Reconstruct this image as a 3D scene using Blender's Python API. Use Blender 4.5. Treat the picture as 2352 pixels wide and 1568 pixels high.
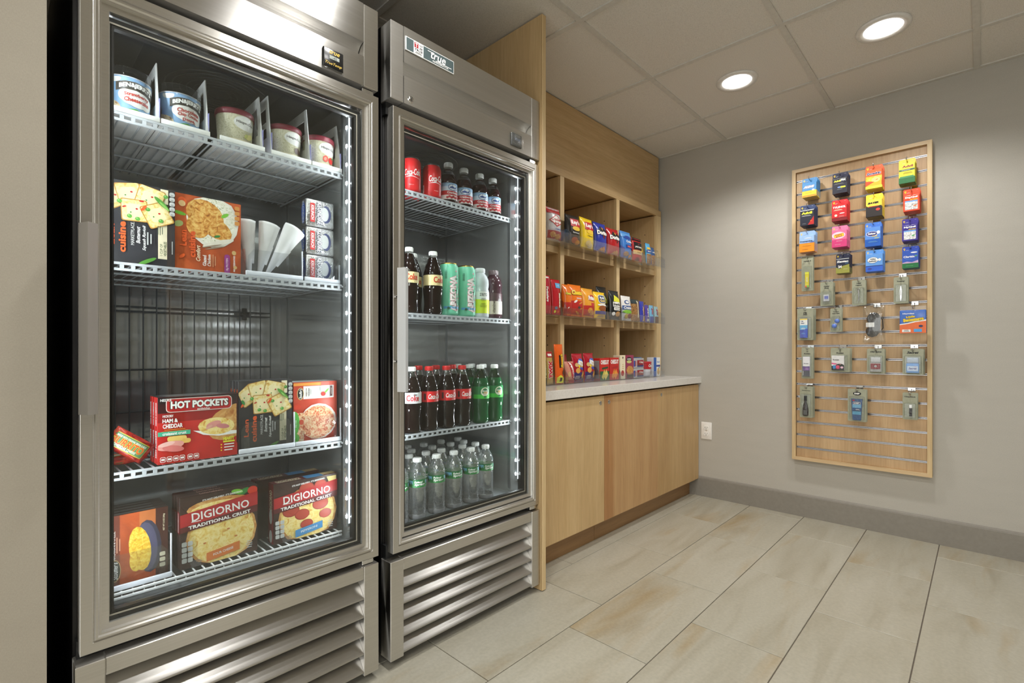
import bpy, bmesh, math, random
from mathutils import Vector, Matrix
from mathutils.geometry import tessellate_polygon
random.seed(7)
PI = math.pi
SC = bpy.context.scene
COL = SC.collection
for _o in list(bpy.data.objects): bpy.data.objects.remove(_o)

# ------------------------------------------------------------------ camera, world, exposure
cam_data = bpy.data.cameras.new('camera'); cam = bpy.data.objects.new('camera', cam_data); COL.objects.link(cam)
cam_data.sensor_width = 36; cam_data.lens = 1133.36*36/2352; cam_data.shift_y = 20/2352
cam_data.clip_start = .02; cam_data.clip_end = 60
cam.location = (-.1128, -1.323, .9912); cam.rotation_euler = (PI/2, 0, -.8095)
SC.camera = cam
wld = bpy.data.worlds.new('lobby_fill_light'); SC.world = wld; wld.use_nodes = True  # even ambient fill, let in through the added glazed front
_bg = wld.node_tree.nodes['Background']; _bg.inputs[0].default_value = (1, .975, .94, 1); _bg.inputs[1].default_value = 2.5
SC.view_settings.view_transform = 'Standard'; SC.view_settings.look = 'None'
SC.view_settings.gamma = 1; SC.view_settings.use_curve_mapping = False
SC.view_settings.exposure = 0.0
SC.cycles.max_bounces = 12; SC.cycles.transparent_max_bounces = 40; SC.cycles.transmission_bounces = 12
SC.cycles.caustics_reflective = False; SC.cycles.caustics_refractive = False
SC.cycles.sample_clamp_indirect = 8.0; SC.cycles.sample_clamp_direct = 30.0
SC.cycles.use_denoising = True
DOWNLIGHT_W = 46.0       # each recessed downlight
LED_STRENGTH = 460.0     # the cooler light strips
FILL_PANEL_W = 36.0         # ceiling fill panels added behind the camera

# ------------------------------------------------------------------ materials
def lin(c):
    c = c/255
    return c/12.92 if c <= .04045 else ((c+.055)/1.055)**2.4
def L3(c): return (lin(c[0]), lin(c[1]), lin(c[2]), 1)
class NT:
    def __init__(s, name):
        s.m = bpy.data.materials.new(name); s.m.use_nodes = True
        s.t = s.m.node_tree; s.t.nodes.clear()
        s.out = s.n('ShaderNodeOutputMaterial')
    def n(s, t, **k):
        x = s.t.nodes.new(t)
        for a, b in k.items(): setattr(x, a, b)
        return x
    def l(s, a, b): s.t.links.new(a, b)
    def bsdf(s, col=None, rough=.5, metal=0, **k):
        b = s.n('ShaderNodeBsdfPrincipled')
        if col is not None: b.inputs['Base Color'].default_value = col
        b.inputs['Roughness'].default_value = rough; b.inputs['Metallic'].default_value = metal
        for a, v in k.items(): b.inputs[a.replace('_', ' ')].default_value = v
        s.l(b.outputs[0], s.out.inputs[0]); return b
    def coord(s, scale, kind='Object', rnd=False, rot=(0, 0, 0)):
        tc = s.n('ShaderNodeTexCoord'); mp = s.n('ShaderNodeMapping')
        mp.inputs['Scale'].default_value = scale; mp.inputs['Rotation'].default_value = rot
        if rnd:
            oi = s.n('ShaderNodeObjectInfo'); m = s.n('ShaderNodeMath', operation='MULTIPLY'); m.inputs[1].default_value = 37.
            s.l(oi.outputs['Random'], m.inputs[0]); cx = s.n('ShaderNodeCombineXYZ')
            for i in range(3): s.l(m.outputs[0], cx.inputs[i])
            ad = s.n('ShaderNodeVectorMath', operation='ADD'); s.l(tc.outputs[kind], ad.inputs[0]); s.l(cx.outputs[0], ad.inputs[1])
            s.l(ad.outputs[0], mp.inputs[0])
        else: s.l(tc.outputs[kind], mp.inputs[0])
        return mp.outputs[0]
    def noise(s, vec, scale=1, detail=3, rough=.5, dist=0):
        x = s.n('ShaderNodeTexNoise'); s.l(vec, x.inputs['Vector'])
        x.inputs['Scale'].default_value = scale; x.inputs['Detail'].default_value = detail
        x.inputs['Roughness'].default_value = rough; x.inputs['Distortion'].default_value = dist
        return x.outputs[0]
    def ramp(s, f, stops):
        r = s.n('ShaderNodeValToRGB'); e = r.color_ramp.elements
        while len(e) < len(stops): e.new(.5)
        for q, (p, c) in zip(e, stops): q.position = p; q.color = c
        s.l(f, r.inputs[0]); return r.outputs[0]
    def bump(s, h, b, strength=.2, dist=.002):
        x = s.n('ShaderNodeBump'); x.inputs['Strength'].default_value = strength; x.inputs['Distance'].default_value = dist
        s.l(h, x.inputs['Height']); s.l(x.outputs[0], b.inputs['Normal'])
_pm = {}
def pm(c, rough=.45, metal=0., var=.05):
    """plain print or plastic colour with a faint procedural mottling"""
    k = (tuple(c), rough, metal)
    if k in _pm: return _pm[k]
    t = NT('paint_%02x%02x%02x_%d%s' % (int(c[0]), int(c[1]), int(c[2]), rough*100, 'm' if metal else ''))
    b = t.bsdf(L3(c), rough, metal)
    f = t.noise(t.coord((60, 60, 60)), 1, 2)
    a = L3(c); lo = tuple(x*(1-var) for x in a[:3])+(1,); hi = tuple(min(1, x*(1+var)) for x in a[:3])+(1,)
    t.l(t.ramp(f, [(.3, lo), (.7, hi)]), b.inputs['Base Color'])
    _pm[k] = t.m; return t.m
def food(name, stops, scale, rough=.4, dist=1.):
    t = NT(name); b = t.bsdf(None, rough)
    f = t.noise(t.coord((scale, scale, scale)), 1, 4, .6, dist)
    t.l(t.ramp(f, [(p, L3(c)) for p, c in stops]), b.inputs['Base Color']); return t.m
def steel(name, base=(.56, .53, .49), rough=.3, scl=(1.2, 60, 260), axis='X', aniso=.6, bump=.012, rot=0., metal=1.):
    t = NT(name); b = t.bsdf(base+(1,), rough, metal)
    v = t.coord(scl); f = t.noise(v, 1, 3, .6)
    c = t.ramp(f, [(.25, tuple(x*.95 for x in base)+(1,)), (.75, tuple(min(1, x*1.04) for x in base)+(1,))])
    t.l(c, b.inputs['Base Color'])
    rr = t.n('ShaderNodeMapRange'); t.l(f, rr.inputs[0]); rr.inputs[3].default_value = rough*.92; rr.inputs[4].default_value = rough*1.1
    t.l(rr.outputs[0], b.inputs['Roughness'])
    b.inputs['Anisotropic'].default_value = aniso; b.inputs['Anisotropic Rotation'].default_value = rot
    tg = t.n('ShaderNodeTangent', direction_type='RADIAL', axis=axis); t.l(tg.outputs[0], b.inputs['Tangent'])
    if bump: t.bump(f, b, bump, .0006)
    return t.m
def thin(name, tint=(.95, .97, .97), rough=.02, ior=1.5, amt=1.0, min_refl=0.0, milk=0.):
    """thin clear sheet: most light goes straight through, some is mirrored by angle"""
    t = NT(name); tr = t.n('ShaderNodeBsdfTransparent'); tr.inputs[0].default_value = tint+(1,)
    g = t.n('ShaderNodeBsdfGlossy'); g.inputs['Roughness'].default_value = rough; g.inputs[0].default_value = (1, 1, 1, 1)
    f0 = ((ior-1)/(ior+1))**2
    fr = t.n('ShaderNodeLayerWeight'); fr.inputs[0].default_value = .5
    pw = t.n('ShaderNodeMath', operation='POWER'); pw.inputs[1].default_value = 5; t.l(fr.outputs['Facing'], pw.inputs[0])
    m = t.n('ShaderNodeMath', operation='MULTIPLY_ADD'); m.inputs[1].default_value = (1-f0)*amt; m.inputs[2].default_value = f0*amt+min_refl
    t.l(pw.outputs[0], m.inputs[0])
    mx = t.n('ShaderNodeMixShader'); t.l(m.outputs[0], mx.inputs[0]); t.l(tr.outputs[0], mx.inputs[1]); t.l(g.outputs[0], mx.inputs[2])
    if milk:
        df = t.n('ShaderNodeBsdfTranslucent'); df.inputs[0].default_value = (.9, .93, .95, 1); dd = t.n('ShaderNodeBsdfDiffuse'); dd.inputs[0].default_value = (.9, .93, .95, 1)
        m1 = t.n('ShaderNodeMixShader'); m1.inputs[0].default_value = .5; t.l(df.outputs[0], m1.inputs[1]); t.l(dd.outputs[0], m1.inputs[2])
        m2 = t.n('ShaderNodeMixShader'); m2.inputs[0].default_value = milk; t.l(mx.outputs[0], m2.inputs[1]); t.l(m1.outputs[0], m2.inputs[2]); mx = m2
    t.l(mx.outputs[0], t.out.inputs[0])
    if rough > .03:
        f = t.noise(t.coord((90, 90, 90)), 1, 2); bp = t.n('ShaderNodeBump'); bp.inputs['Strength'].default_value = .3; bp.inputs['Distance'].default_value = .002
        t.l(f, bp.inputs['Height']); t.l(bp.outputs[0], g.inputs['Normal'])
    return t.m
def emit(name, col, s):
    t = NT(name); e = t.n('ShaderNodeEmission'); e.inputs[0].default_value = col+(1,); e.inputs[1].default_value = s
    t.l(e.outputs[0], t.out.inputs[0]); return t.m
def wood(name, lo, hi, along, rough=.42, scale=1., streak=None, rnd=True):
    t = NT(name); b = t.bsdf(None, rough)
    s = [34., 34., 34.]; s[along] = 1.6
    v = t.coord(tuple(x*scale for x in s), rnd=rnd); f = t.noise(v, 1, 4, .6, .6)
    s2 = [150., 150., 150.]; s2[along] = 9.
    g = t.noise(t.coord(tuple(s2), rnd=rnd), 1, 2, .6)
    s3 = [3.2, 3.2, 3.2]; s3[along] = .5
    w = t.noise(t.coord(tuple(s3), rnd=rnd), 1, 3, .55, 1.2)
    c = t.ramp(f, [(.25, L3(lo)), (.72, L3(hi))])
    mx = t.n('ShaderNodeMix', data_type='RGBA', blend_type='MULTIPLY'); mx.inputs[0].default_value = .55
    t.l(c, mx.inputs[6]); t.l(t.ramp(g, [(.3, (.8, .77, .72, 1)), (.6, (1, 1, 1, 1))]), mx.inputs[7])
    m2 = t.n('ShaderNodeMix', data_type='RGBA', blend_type='MULTIPLY'); m2.inputs[0].default_value = .6
    t.l(mx.outputs[2], m2.inputs[6]); t.l(t.ramp(w, [(.3, (.82, .76, .7, 1)), (.62, (1.0, 1.0, 1.0, 1))]), m2.inputs[7])
    t.l(m2.outputs[2], b.inputs['Base Color']); t.bump(g, b, .08, .0006); return t.m

WHITE = pm((240, 240, 238)); BLACK = pm((14, 14, 15)); DARK = pm((30, 31, 32), .5)
M_STEEL = steel('brushed_stainless', (.66, .645, .61), .34, axis='X', aniso=.9)
M_STEELD = steel('brushed_stainless_bright', (.60, .59, .57), .33, scl=(1.2, 40, 160), axis='X', aniso=.95)
M_STEELM = steel('matte_stainless', (.62, .61, .585), .46, scl=(1.2, 40, 160), axis='X', aniso=.6)
M_STEELL = steel('louver_stainless', (.55, .54, .52), .36, scl=(1.2, 40, 160), axis='X', aniso=.9)
M_HANDLE = steel('handle_stainless', (.50, .49, .48), .36, scl=(40, 40, 1.2), axis='Z', aniso=.3)
M_LINER = steel('brushed_liner', (.60, .61, .61), .135, scl=(2, 2, 70), axis='Z', aniso=1., bump=.0, rot=.0, metal=.72)
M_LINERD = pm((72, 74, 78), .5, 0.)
M_CHROME = pm((205, 205, 205), .12, 1.)
M_ALU = steel('aluminium_channel', (.74, .74, .76), .22, scl=(60, 2, 60), axis='Y', aniso=.3)
M_BODY = pm((20, 20, 22), .35)
M_WIRE = pm((176, 180, 184), .35)
M_WIREW = pm((222, 224, 226), .35)
M_WIRED = pm((70, 74, 78), .4)
M_GLASS = thin('door_glass', (.945, .96, .955), .0, 1.45, .75, .0)
M_CLEAR = thin('clear_acrylic', (.94, .95, .965), .04, 1.5, 1.2, .03)
M_FILM = thin('clear_film', (.95, .96, .96), .12, 1.5, .8, .015)
M_MAPLE_V = wood('maple_upright_grain', (195, 163, 116), (212, 183, 137), 2)
M_MAPLE_H = wood('maple_level_grain', (195, 163, 116), (212, 183, 137), 0)
M_MAPLE_Y = wood('maple_frame', (208, 179, 136), (224, 198, 157), 1)
M_MAPLE_PALE = wood('maple_edge_band', (214, 186, 138), (228, 203, 158), 2)
M_MAPLE_DOOR = wood('maple_door_veneer', (204, 172, 123), (218, 189, 141), 2, scale=.7)
M_MAPLE_DOOR2 = wood('maple_door_veneer_warm', (193, 157, 109), (208, 176, 126), 2, scale=.8)
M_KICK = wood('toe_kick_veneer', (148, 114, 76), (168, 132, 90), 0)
M_SLAT = wood('slatwall_veneer', (192, 158, 117), (205, 175, 134), 2, scale=.8)

def wall_mat(name, c):
    t = NT(name); b = t.bsdf(L3(c), .7)
    w1 = t.noise(t.coord((240, 240, 900)), 1, 2); w2 = t.noise(t.coord((900, 900, 240)), 1, 2); big = t.noise(t.coord((5, 5, 26)), 1, 3)
    ad = t.n('ShaderNodeMath', operation='ADD'); t.l(w1, ad.inputs[0]); t.l(w2, ad.inputs[1])
    a2 = t.n('ShaderNodeMath', operation='MULTIPLY_ADD'); a2.inputs[1].default_value = .35; t.l(big, a2.inputs[0]); t.l(ad.outputs[0], a2.inputs[2])
    k = L3(c); t.l(t.ramp(a2.outputs[0], [(.0, tuple(x*.8 for x in k[:3])+(1,)), (1., tuple(x*1.12 for x in k[:3])+(1,))]), b.inputs['Base Color'])
    mr = t.n('ShaderNodeMapRange'); mr.inputs[1].default_value = .8; mr.inputs[2].default_value = 1.6
    t.l(a2.outputs[0], mr.inputs[0])
    t.l(t.ramp(mr.outputs[0], [(.0, tuple(x*.9 for x in k[:3])+(1,)), (1., tuple(x*1.08 for x in k[:3])+(1,))]), b.inputs['Base Color'])
    t.bump(ad.outputs[0], b, .1, .0005); return t.m
M_WALL = wall_mat('woven_wallcovering', (184, 180, 171))
M_WALLL = wall_mat('woven_wallcovering_warm', (160, 153, 139))
def _tile():
    t = NT('veined_porcelain'); b = t.bsdf(None, .36)
    v = t.coord((1.5, 7.5, 1), rnd=True, rot=(0, 0, .22))
    f = t.noise(v, 1, 5, .55, .9); g = t.noise(t.coord((90, 90, 90), rnd=True), 1, 2)
    v2 = t.coord((.9, 5., 1), rnd=True, rot=(0, 0, .3)); h = t.noise(v2, 1, 4, .6, .5)
    c = t.ramp(f, [(.26, L3((172, 165, 146))), (.45, L3((186, 181, 164))), (.7, L3((195, 191, 176)))])
    mx = t.n('ShaderNodeMix', data_type='RGBA', blend_type='MULTIPLY'); mx.inputs[0].default_value = 1
    t.l(c, mx.inputs[6]); t.l(t.ramp(h, [(.56, (1, 1, 1, 1)), (.74, L3((236, 217, 188)))]), mx.inputs[7])
    m2 = t.n('ShaderNodeMix', data_type='RGBA', blend_type='MULTIPLY'); m2.inputs[0].default_value = .25
    t.l(mx.outputs[2], m2.inputs[6]); t.l(g, m2.inputs[7])
    t.l(m2.outputs[2], b.inputs['Base Color']); t.bump(f, b, .03, .001); return t.m
M_TILE = _tile()
M_GROUT = pm((112, 102, 92), .9)
def _ctile():
    t = NT('mineral_ceiling_tile'); b = t.bsdf(None, .9)
    f = t.noise(t.coord((260, 260, 260), rnd=True), 1, 3, .7); g = t.noise(t.coord((70, 70, 70), rnd=True), 1, 2)
    t.l(t.ramp(f, [(.3, L3((206, 202, 194))), (.55, L3((226, 222, 215)))]), b.inputs['Base Color'])
    t.bump(f, b, .5, .002); return t.m
M_CTILE = _ctile()
M_TEE = pm((206, 203, 196), .6)
M_BASE = pm((138, 133, 124), .55)
def _quartz():
    t = NT('white_quartz'); b = t.bsdf(None, .16)
    f = t.noise(t.coord((160, 160, 160)), 1, 3, .7)
    t.l(t.ramp(f, [(.3, L3((214, 210, 204))), (.6, L3((228, 225, 220)))]), b.inputs['Base Color']); return t.m
M_QUARTZ = _quartz()

# ------------------------------------------------------------------ mesh builder
class MB:
    def __init__(s): s.v = []; s.f = []; s.m = []; s.mats = []; s.s = []
    def mi(s, mat):
        if mat not in s.mats: s.mats.append(mat)
        return s.mats.index(mat)
    def face(s, idx, mat, sm=False): s.f.append(tuple(idx)); s.m.append(s.mi(mat)); s.s.append(sm)
    def vs(s, pts): b = len(s.v); s.v += [tuple(p) for p in pts]; return list(range(b, b+len(pts)))
    def poly(s, pts, mat, sm=False): s.face(s.vs(pts), mat, sm); return s
    def box(s, a, b, mat):
        x0, x1 = sorted((a[0], b[0])); y0, y1 = sorted((a[1], b[1])); z0, z1 = sorted((a[2], b[2]))
        i = s.vs([(x0,y0,z0),(x1,y0,z0),(x1,y1,z0),(x0,y1,z0),(x0,y0,z1),(x1,y0,z1),(x1,y1,z1),(x0,y1,z1)])
        for q in ((0,3,2,1),(4,5,6,7),(0,1,5,4),(1,2,6,5),(2,3,7,6),(3,0,4,7)): s.face([i[k] for k in q], mat)
        return s
    def rbox(s, a, b, r, mat, seg=2, sm=True):
        bm = bmesh.new(); bmesh.ops.create_cube(bm, size=1)
        lo = Vector([min(a[k], b[k]) for k in range(3)]); hi = Vector([max(a[k], b[k]) for k in range(3)])
        for v in bm.verts: v.co = Vector([lo[k]+(v.co[k]+.5)*(hi[k]-lo[k]) for k in range(3)])
        bmesh.ops.bevel(bm, geom=list(bm.edges), offset=r, segments=seg, affect='EDGES', profile=.5, clamp_overlap=True)
        return s.addbm(bm, mat, sm)
    def addbm(s, bm, mat, sm=False):
        bm.verts.index_update(); i = s.vs([v.co[:] for v in bm.verts])
        for f in bm.faces: s.face([i[v.index] for v in f.verts], mat, sm)
        bm.free(); return s
    def prism(s, pts, axis, a0, a1, mat, sm=False):
        """pts: outline in the two other axes (x,z for axis 1; y,z for 0; x,y for 2)"""
        def P(p, a): return ((a, p[0], p[1]), (p[0], a, p[1]), (p[0], p[1], a))[axis]
        A = s.vs([P(p, a0) for p in pts]); B = s.vs([P(p, a1) for p in pts]); n = len(pts)
        for k in range(n): s.face((A[k], A[(k+1) % n], B[(k+1) % n], B[k]), mat, sm)
        tri = tessellate_polygon([[Vector((p[0], p[1], 0)) for p in pts]])
        if sm: A = s.vs([P(p, a0) for p in pts]); B = s.vs([P(p, a1) for p in pts])
        for t in tri: s.face([A[q] for q in t], mat); s.face([B[q] for q in reversed(t)], mat)
        return s
    def lathe(s, prof, mat, n=24, c=(0, 0, 0), sm=True, mats=None):
        """prof: (r,z) from bottom to top; mats: one per segment"""
        rows = []
        for r, z in prof:
            if r < 1e-6: rows.append(s.vs([(c[0], c[1], c[2]+z)]))
            else: rows.append(s.vs([(c[0]+r*math.sin(2*PI*k/n), c[1]-r*math.cos(2*PI*k/n), c[2]+z) for k in range(n)]))
        for q in range(len(rows)-1):
            A, B = rows[q], rows[q+1]; mt = mats[q] if mats else mat
            if mt is None: continue
            for k in range(n):
                k2 = (k+1) % n
                if len(A) == 1 and len(B) == 1: continue
                if len(A) == 1: s.face((A[0], B[k2], B[k]), mt, sm)
                elif len(B) == 1: s.face((A[k], A[k2], B[0]), mt, sm)
                else: s.face((A[k], A[k2], B[k2], B[k]), mt, sm)
        return s
    def tube(s, path, r, mat, n=6, caps=True, sm=True):
        P = [Vector(p) for p in path]; rings = []
        for i, p in enumerate(P):
            d = (P[min(i+1, len(P)-1)]-P[max(i-1, 0)]).normalized()
            u = d.cross(Vector((0, 0, 1)) if abs(d.z) < .9 else Vector((1, 0, 0))).normalized(); w = d.cross(u)
            rr = r[i] if isinstance(r, (list, tuple)) else r
            rings.append(s.vs([p+(u*math.cos(2*PI*k/n)+w*math.sin(2*PI*k/n))*rr for k in range(n)]))
        for a, b in zip(rings, rings[1:]):
            for k in range(n): s.face((a[k], a[(k+1) % n], b[(k+1) % n], b[k]), mat, sm)
        if caps: s.face(list(reversed(s.vs([s.v[k] for k in rings[0]]))), mat); s.face(s.vs([s.v[k] for k in rings[-1]]), mat)
        return s
    def disc(s, c, r, mat, axis=1, n=20, depth=.001):
        pts = [(r*math.cos(2*PI*k/n), r*math.sin(2*PI*k/n)) for k in range(n)]
        o = [c[k] for k in range(3) if k != axis]
        return s.prism([(p[0]+o[0], p[1]+o[1]) for p in pts], axis, c[axis], c[axis]+depth, mat)
    def frame(s, x0, z0, x1, z1, prof, mat, y0=0):
        """mitred rectangular frame in the x-z plane; prof: (inset, y) points"""
        rings = []
        for d, y in prof: rings.append(s.vs([(x0+d, y0+y, z0+d), (x1-d, y0+y, z0+d), (x1-d, y0+y, z1-d), (x0+d, y0+y, z1-d)]))
        for a, b in zip(rings, rings[1:]):
            for k in range(4): s.face((a[k], a[(k+1) % 4], b[(k+1) % 4], b[k]), mat)
        return s
    def mesh(s, name):
        me = bpy.data.meshes.new(name); me.from_pydata(s.v, [], s.f)
        for m in s.mats: me.materials.append(m)
        me.polygons.foreach_set('material_index', s.m); me.polygons.foreach_set('use_smooth', s.s)
        me.update(); return me
    def build(s, name, parent=None, loc=None, world=False, label=None, rz=0):
        if world and parent is not None:
            o = parent.location; q = parent.parent
            s.v = [(v[0]-o.x, v[1]-o.y, v[2]-o.z) for v in s.v]
            if q is not None: s.v = [(v[0]-q.location.x, v[1]-q.location.y, v[2]-q.location.z) for v in s.v]
        ob = bpy.data.objects.new(name, s.mesh(name)); COL.objects.link(ob)
        if parent is not None: ob.parent = parent
        if loc is not None: ob.location = loc
        if rz: ob.rotation_euler.z = rz
        if label: ob['label'] = label
        return ob
def tag(o, label, cat, group=None):
    o['label'] = label; o['category'] = cat
    if group: o['group'] = group
    return o
def empty(name, loc, label, cat, group=None, rz=0):
    o = bpy.data.objects.new(name, None); COL.objects.link(o); o.location = loc; o.rotation_euler.z = rz
    o.empty_display_size = .05
    return tag(o, label, cat, group)
def struct(o): o['kind'] = 'structure'; return o
def copy_tree(o, loc=None, label=None, group=None, parent=None, rz=None, deep=True):
    c = o.copy(); COL.objects.link(c)
    if parent is not None: c.parent = parent
    if loc is not None: c.location = loc
    if label: c['label'] = label
    if group: c['group'] = group
    if rz is not None: c.rotation_euler.z = rz
    if deep:
        for ch in list(o.children): copy_tree(ch, parent=c)
    return c

# ------------------------------------------------------------------ lettering and printed graphics
_tx = {}
def text_geo(txt, bold=0., shear=0., sp=1.):
    k = (txt, bold, shear, sp)
    if k in _tx: return _tx[k]
    cu = bpy.data.curves.new('t', 'FONT'); cu.body = txt; cu.size = 1; cu.align_x = 'CENTER'; cu.align_y = 'CENTER'
    cu.offset = bold; cu.shear = shear; cu.space_character = sp; cu.resolution_u = 2; cu.fill_mode = 'FRONT'
    ob = bpy.data.objects.new('t', cu); COL.objects.link(ob)
    dg = bpy.context.evaluated_depsgraph_get(); dg.update()
    me = ob.evaluated_get(dg).to_mesh()
    v = [(p.co.x, p.co.y) for p in me.vertices]; f = [tuple(p.vertices) for p in me.polygons]
    ob.evaluated_get(dg).to_mesh_clear(); bpy.data.objects.remove(ob); bpy.data.curves.remove(cu)
    if v:
        xs = [p[0] for p in v]; ys = [p[1] for p in v]
        cx, cy = (min(xs)+max(xs))/2, (min(ys)+max(ys))/2
        v = [(a-cx, b-cy) for a, b in v]; w = max(xs)-min(xs); h = max(ys)-min(ys)
    else: w = h = 1
    _tx[k] = (v, f, w, h); return _tx[k]
class Print:
    """flat or wrapped artwork: shapes in (u, v) metres laid on a surface given by mp(u, v, lift)"""
    def __init__(s, mp, step=.00012, lift=.0003): s.mp = mp; s.g = MB(); s.t = MB(); s.d = lift; s.st = step; s.lim = None; s.maxe = 0
    def _p(s, b, pts, faces, mat):
        if s.lim:
            l = s.lim; pts = [(min(max(u, l[0]), l[1]), min(max(v, l[2]), l[3])) for u, v in pts]
        if s.maxe:
            pts = list(pts); st = []; out = []; mid = {}
            for f in faces: st += [(f[0], f[k], f[k+1]) for k in range(1, len(f)-1)]
            lim2 = s.maxe**2
            while st:
                t = st.pop(); e = [((pts[t[k]][0]-pts[t[(k+1) % 3]][0])**2+(pts[t[k]][1]-pts[t[(k+1) % 3]][1])**2, k) for k in range(3)]
                L, k = max(e)
                if L <= lim2: out.append(t); continue
                p, q, r = t[k], t[(k+1) % 3], t[(k+2) % 3]; key = (min(p, q), max(p, q))
                if key not in mid: mid[key] = len(pts); pts.append(((pts[p][0]+pts[q][0])/2, (pts[p][1]+pts[q][1])/2))
                st += [(p, mid[key], r), (mid[key], q, r)]
            faces = out
        i = b.vs([s.mp(u, v, s.d) for u, v in pts])
        for f in faces: b.face([i[k] for k in f], mat)
        s.d += s.st
    def r(s, u0, v0, u1, v1, mat, n=1):
        pts = []; fs = []
        for k in range(n+1):
            u = u0+(u1-u0)*k/n; pts += [(u, v0), (u, v1)]
        for k in range(n): fs.append((2*k, 2*k+2, 2*k+3, 2*k+1))
        s._p(s.g, pts, fs, mat); return s
    def e(s, u, v, a, b, mat, n=16, rot=0, rows=1):
        c, q = math.cos(rot), math.sin(rot); pts = [(u, v)]; fs = []
        for j in range(1, rows+1):
            for k in range(n):
                x, y = a*j/rows*math.cos(2*PI*k/n), b*j/rows*math.sin(2*PI*k/n); pts.append((u+x*c-y*q, v+x*q+y*c))
        for k in range(n): fs.append((0, 1+k, 1+(k+1) % n))
        for j in range(1, rows):
            for k in range(n): fs.append((1+(j-1)*n+k, 1+j*n+k, 1+j*n+(k+1) % n, 1+(j-1)*n+(k+1) % n))
        s._p(s.g, pts, fs, mat); return s
    def p(s, pts, mat):
        tri = tessellate_polygon([[Vector((a, b, 0)) for a, b in pts]])
        s._p(s.g, pts, [tuple(t) for t in tri], mat); return s
    def rr(s, u0, v0, u1, v1, rad, mat, rot=0):
        pts = []
        for cx, cy, a in ((u1-rad, v1-rad, 0), (u0+rad, v1-rad, 1), (u0+rad, v0+rad, 2), (u1-rad, v0+rad, 3)):
            for k in range(4): pts.append((cx+rad*math.cos(PI/2*(a+k/3)), cy+rad*math.sin(PI/2*(a+k/3))))
        if rot:
            mx, my = (u0+u1)/2, (v0+v1)/2; c, q = math.cos(rot), math.sin(rot)
            pts = [(mx+(a-mx)*c-(b-my)*q, my+(a-mx)*q+(b-my)*c) for a, b in pts]
        return s.p(pts, mat)
    def tx(s, txt, u, v, w, h, mat, rot=0, bold=.02, shear=0, arc=0, sp=1., out=None):
        """text fitted to width w and height h about (u, v)"""
        if out: s.tx(txt, u, v, w*1.03, h*1.12, out, rot, bold+.045, shear, arc, sp)
        V, F, tw, th = text_geo(txt, bold, shear, sp); a, b = w/tw, h/th; c, q = math.cos(rot), math.sin(rot)
        pts = []
        for x, y in V:
            x *= a; y *= b
            if arc: y += -arc*(x/(w/2))**2
            pts.append((u+x*c-y*q, v+x*q+y*c))
        s._p(s.t, pts, F, mat); return s
    def lines(s, u, v, w, n, gap, mat, h=None, rot=0, seed=1):
        """lines of small print too fine to read"""
        rd = random.Random(seed); h = h or gap*.4
        for k in range(n):
            ww = w*(.7+.3*rd.random()); y = -k*gap; c, q = math.cos(rot), math.sin(rot)
            s.p([(u+x*c-yy*q, v+x*q+yy*c) for x, yy in ((-ww/2, y), (ww/2, y), (ww/2, y+h), (-ww/2, y+h))], mat)
        return s
    def done(s, parent, g='front_print', t='lettering'):
        if s.g.f: s.g.build(g, parent)
        if s.t.f: s.t.build(t, parent)
def flat(o, U, V, N):
    o, U, V, N = Vector(o), Vector(U), Vector(V), Vector(N)
    return lambda u, v, d: tuple(o+U*u+V*v+N*d)
FRONT = lambda y=0, z=0, x=0: flat((x, y, z), (1, 0, 0), (0, 0, 1), (0, -1, 0))
def wrap(r, z=0, turn=0.):
    """around an upright cylinder; u=0 faces -y, turned by turn (radians, + to +x)"""
    rf = r if callable(r) else (lambda v: r)
    def mp(u, v, d):
        R = rf(v); a = u/R+turn; R += d
        return (R*math.sin(a), -R*math.cos(a), z+v)
    return mp
# ------------------------------------------------------------------ room shell
ZC = 2.372; XR = 3.22
# floor: grout bed with every tile its own piece
fl = struct(MB().box((-3.2, -4.6, -.08), (XR+.1, .86, -.004), M_GROUT).build('floor'))
PH = [.52, .30, .09, .42, .21, .57]
def tile_mesh(w, d):
    b = MB(); e = .0016
    b.rbox((e, e, -.012), (w-e, d-e, 0), .0012, M_TILE, 1, False); return b
_tm = {}
row = 0
y1 = .055+.305*2
rows = [y1-.305*k for k in range(0, 12)]
for k, yt in enumerate(rows):
    yb = yt-.305; ph = PH[(k-1) % 6]
    x = ph-.61*2
    while x < XR:
        xa, xb = max(x, -1.0), min(x+.61, XR)
        if xb-xa > .02:
            key = round(xb-xa, 4)
            if key not in _tm: _tm[key] = tile_mesh(xb-xa, .305).mesh('tile')
            o = bpy.data.objects.new('tile', _tm[key]); COL.objects.link(o); o.parent = fl; o.location = (xa, yb, 0)
        x += .61
far = MB().box((-3.2, -4.6, -.004), (-1.002, .8, 0), M_TILE).box((-1., -4.6, -.004), (XR, rows[-1]-.306, 0), M_TILE).build('tile_field', fl)
# walls
struct(MB().box((XR, -4.6, 0), (XR+.1, .86, ZC+.2), M_WALL).build('wall_right'))
struct(MB().box((-1.2, .80, 0), (XR, .86, ZC+.2), M_WALL).build('wall_back'))
struct(MB().box((-3.2, 0, 0), (-.042, .80, ZC+.2), M_WALLL).build('wall_left'))
struct(MB().box((.80, -2.75, 0), (XR, -2.65, ZC+.2), M_WALL).build('wall_front'))
struct(MB().box((.72, -2.76, 0), (.80, -2.63, 2.2), M_KICK).build('trim_1'))
struct(MB().box((-3.2, -4.7, 0), (XR+.1, -4.6, ZC+.2), pm((104, 94, 84), .6)).build('wall_lobby'))
bb = MB().prism([(XR-.011, 0), (XR, 0), (XR, .133), (XR-.005, .133), (XR-.009, .128), (XR-.011, .120)], 1, -4.6, .148, M_BASE)
struct(bb.build('baseboard_right'))
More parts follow.
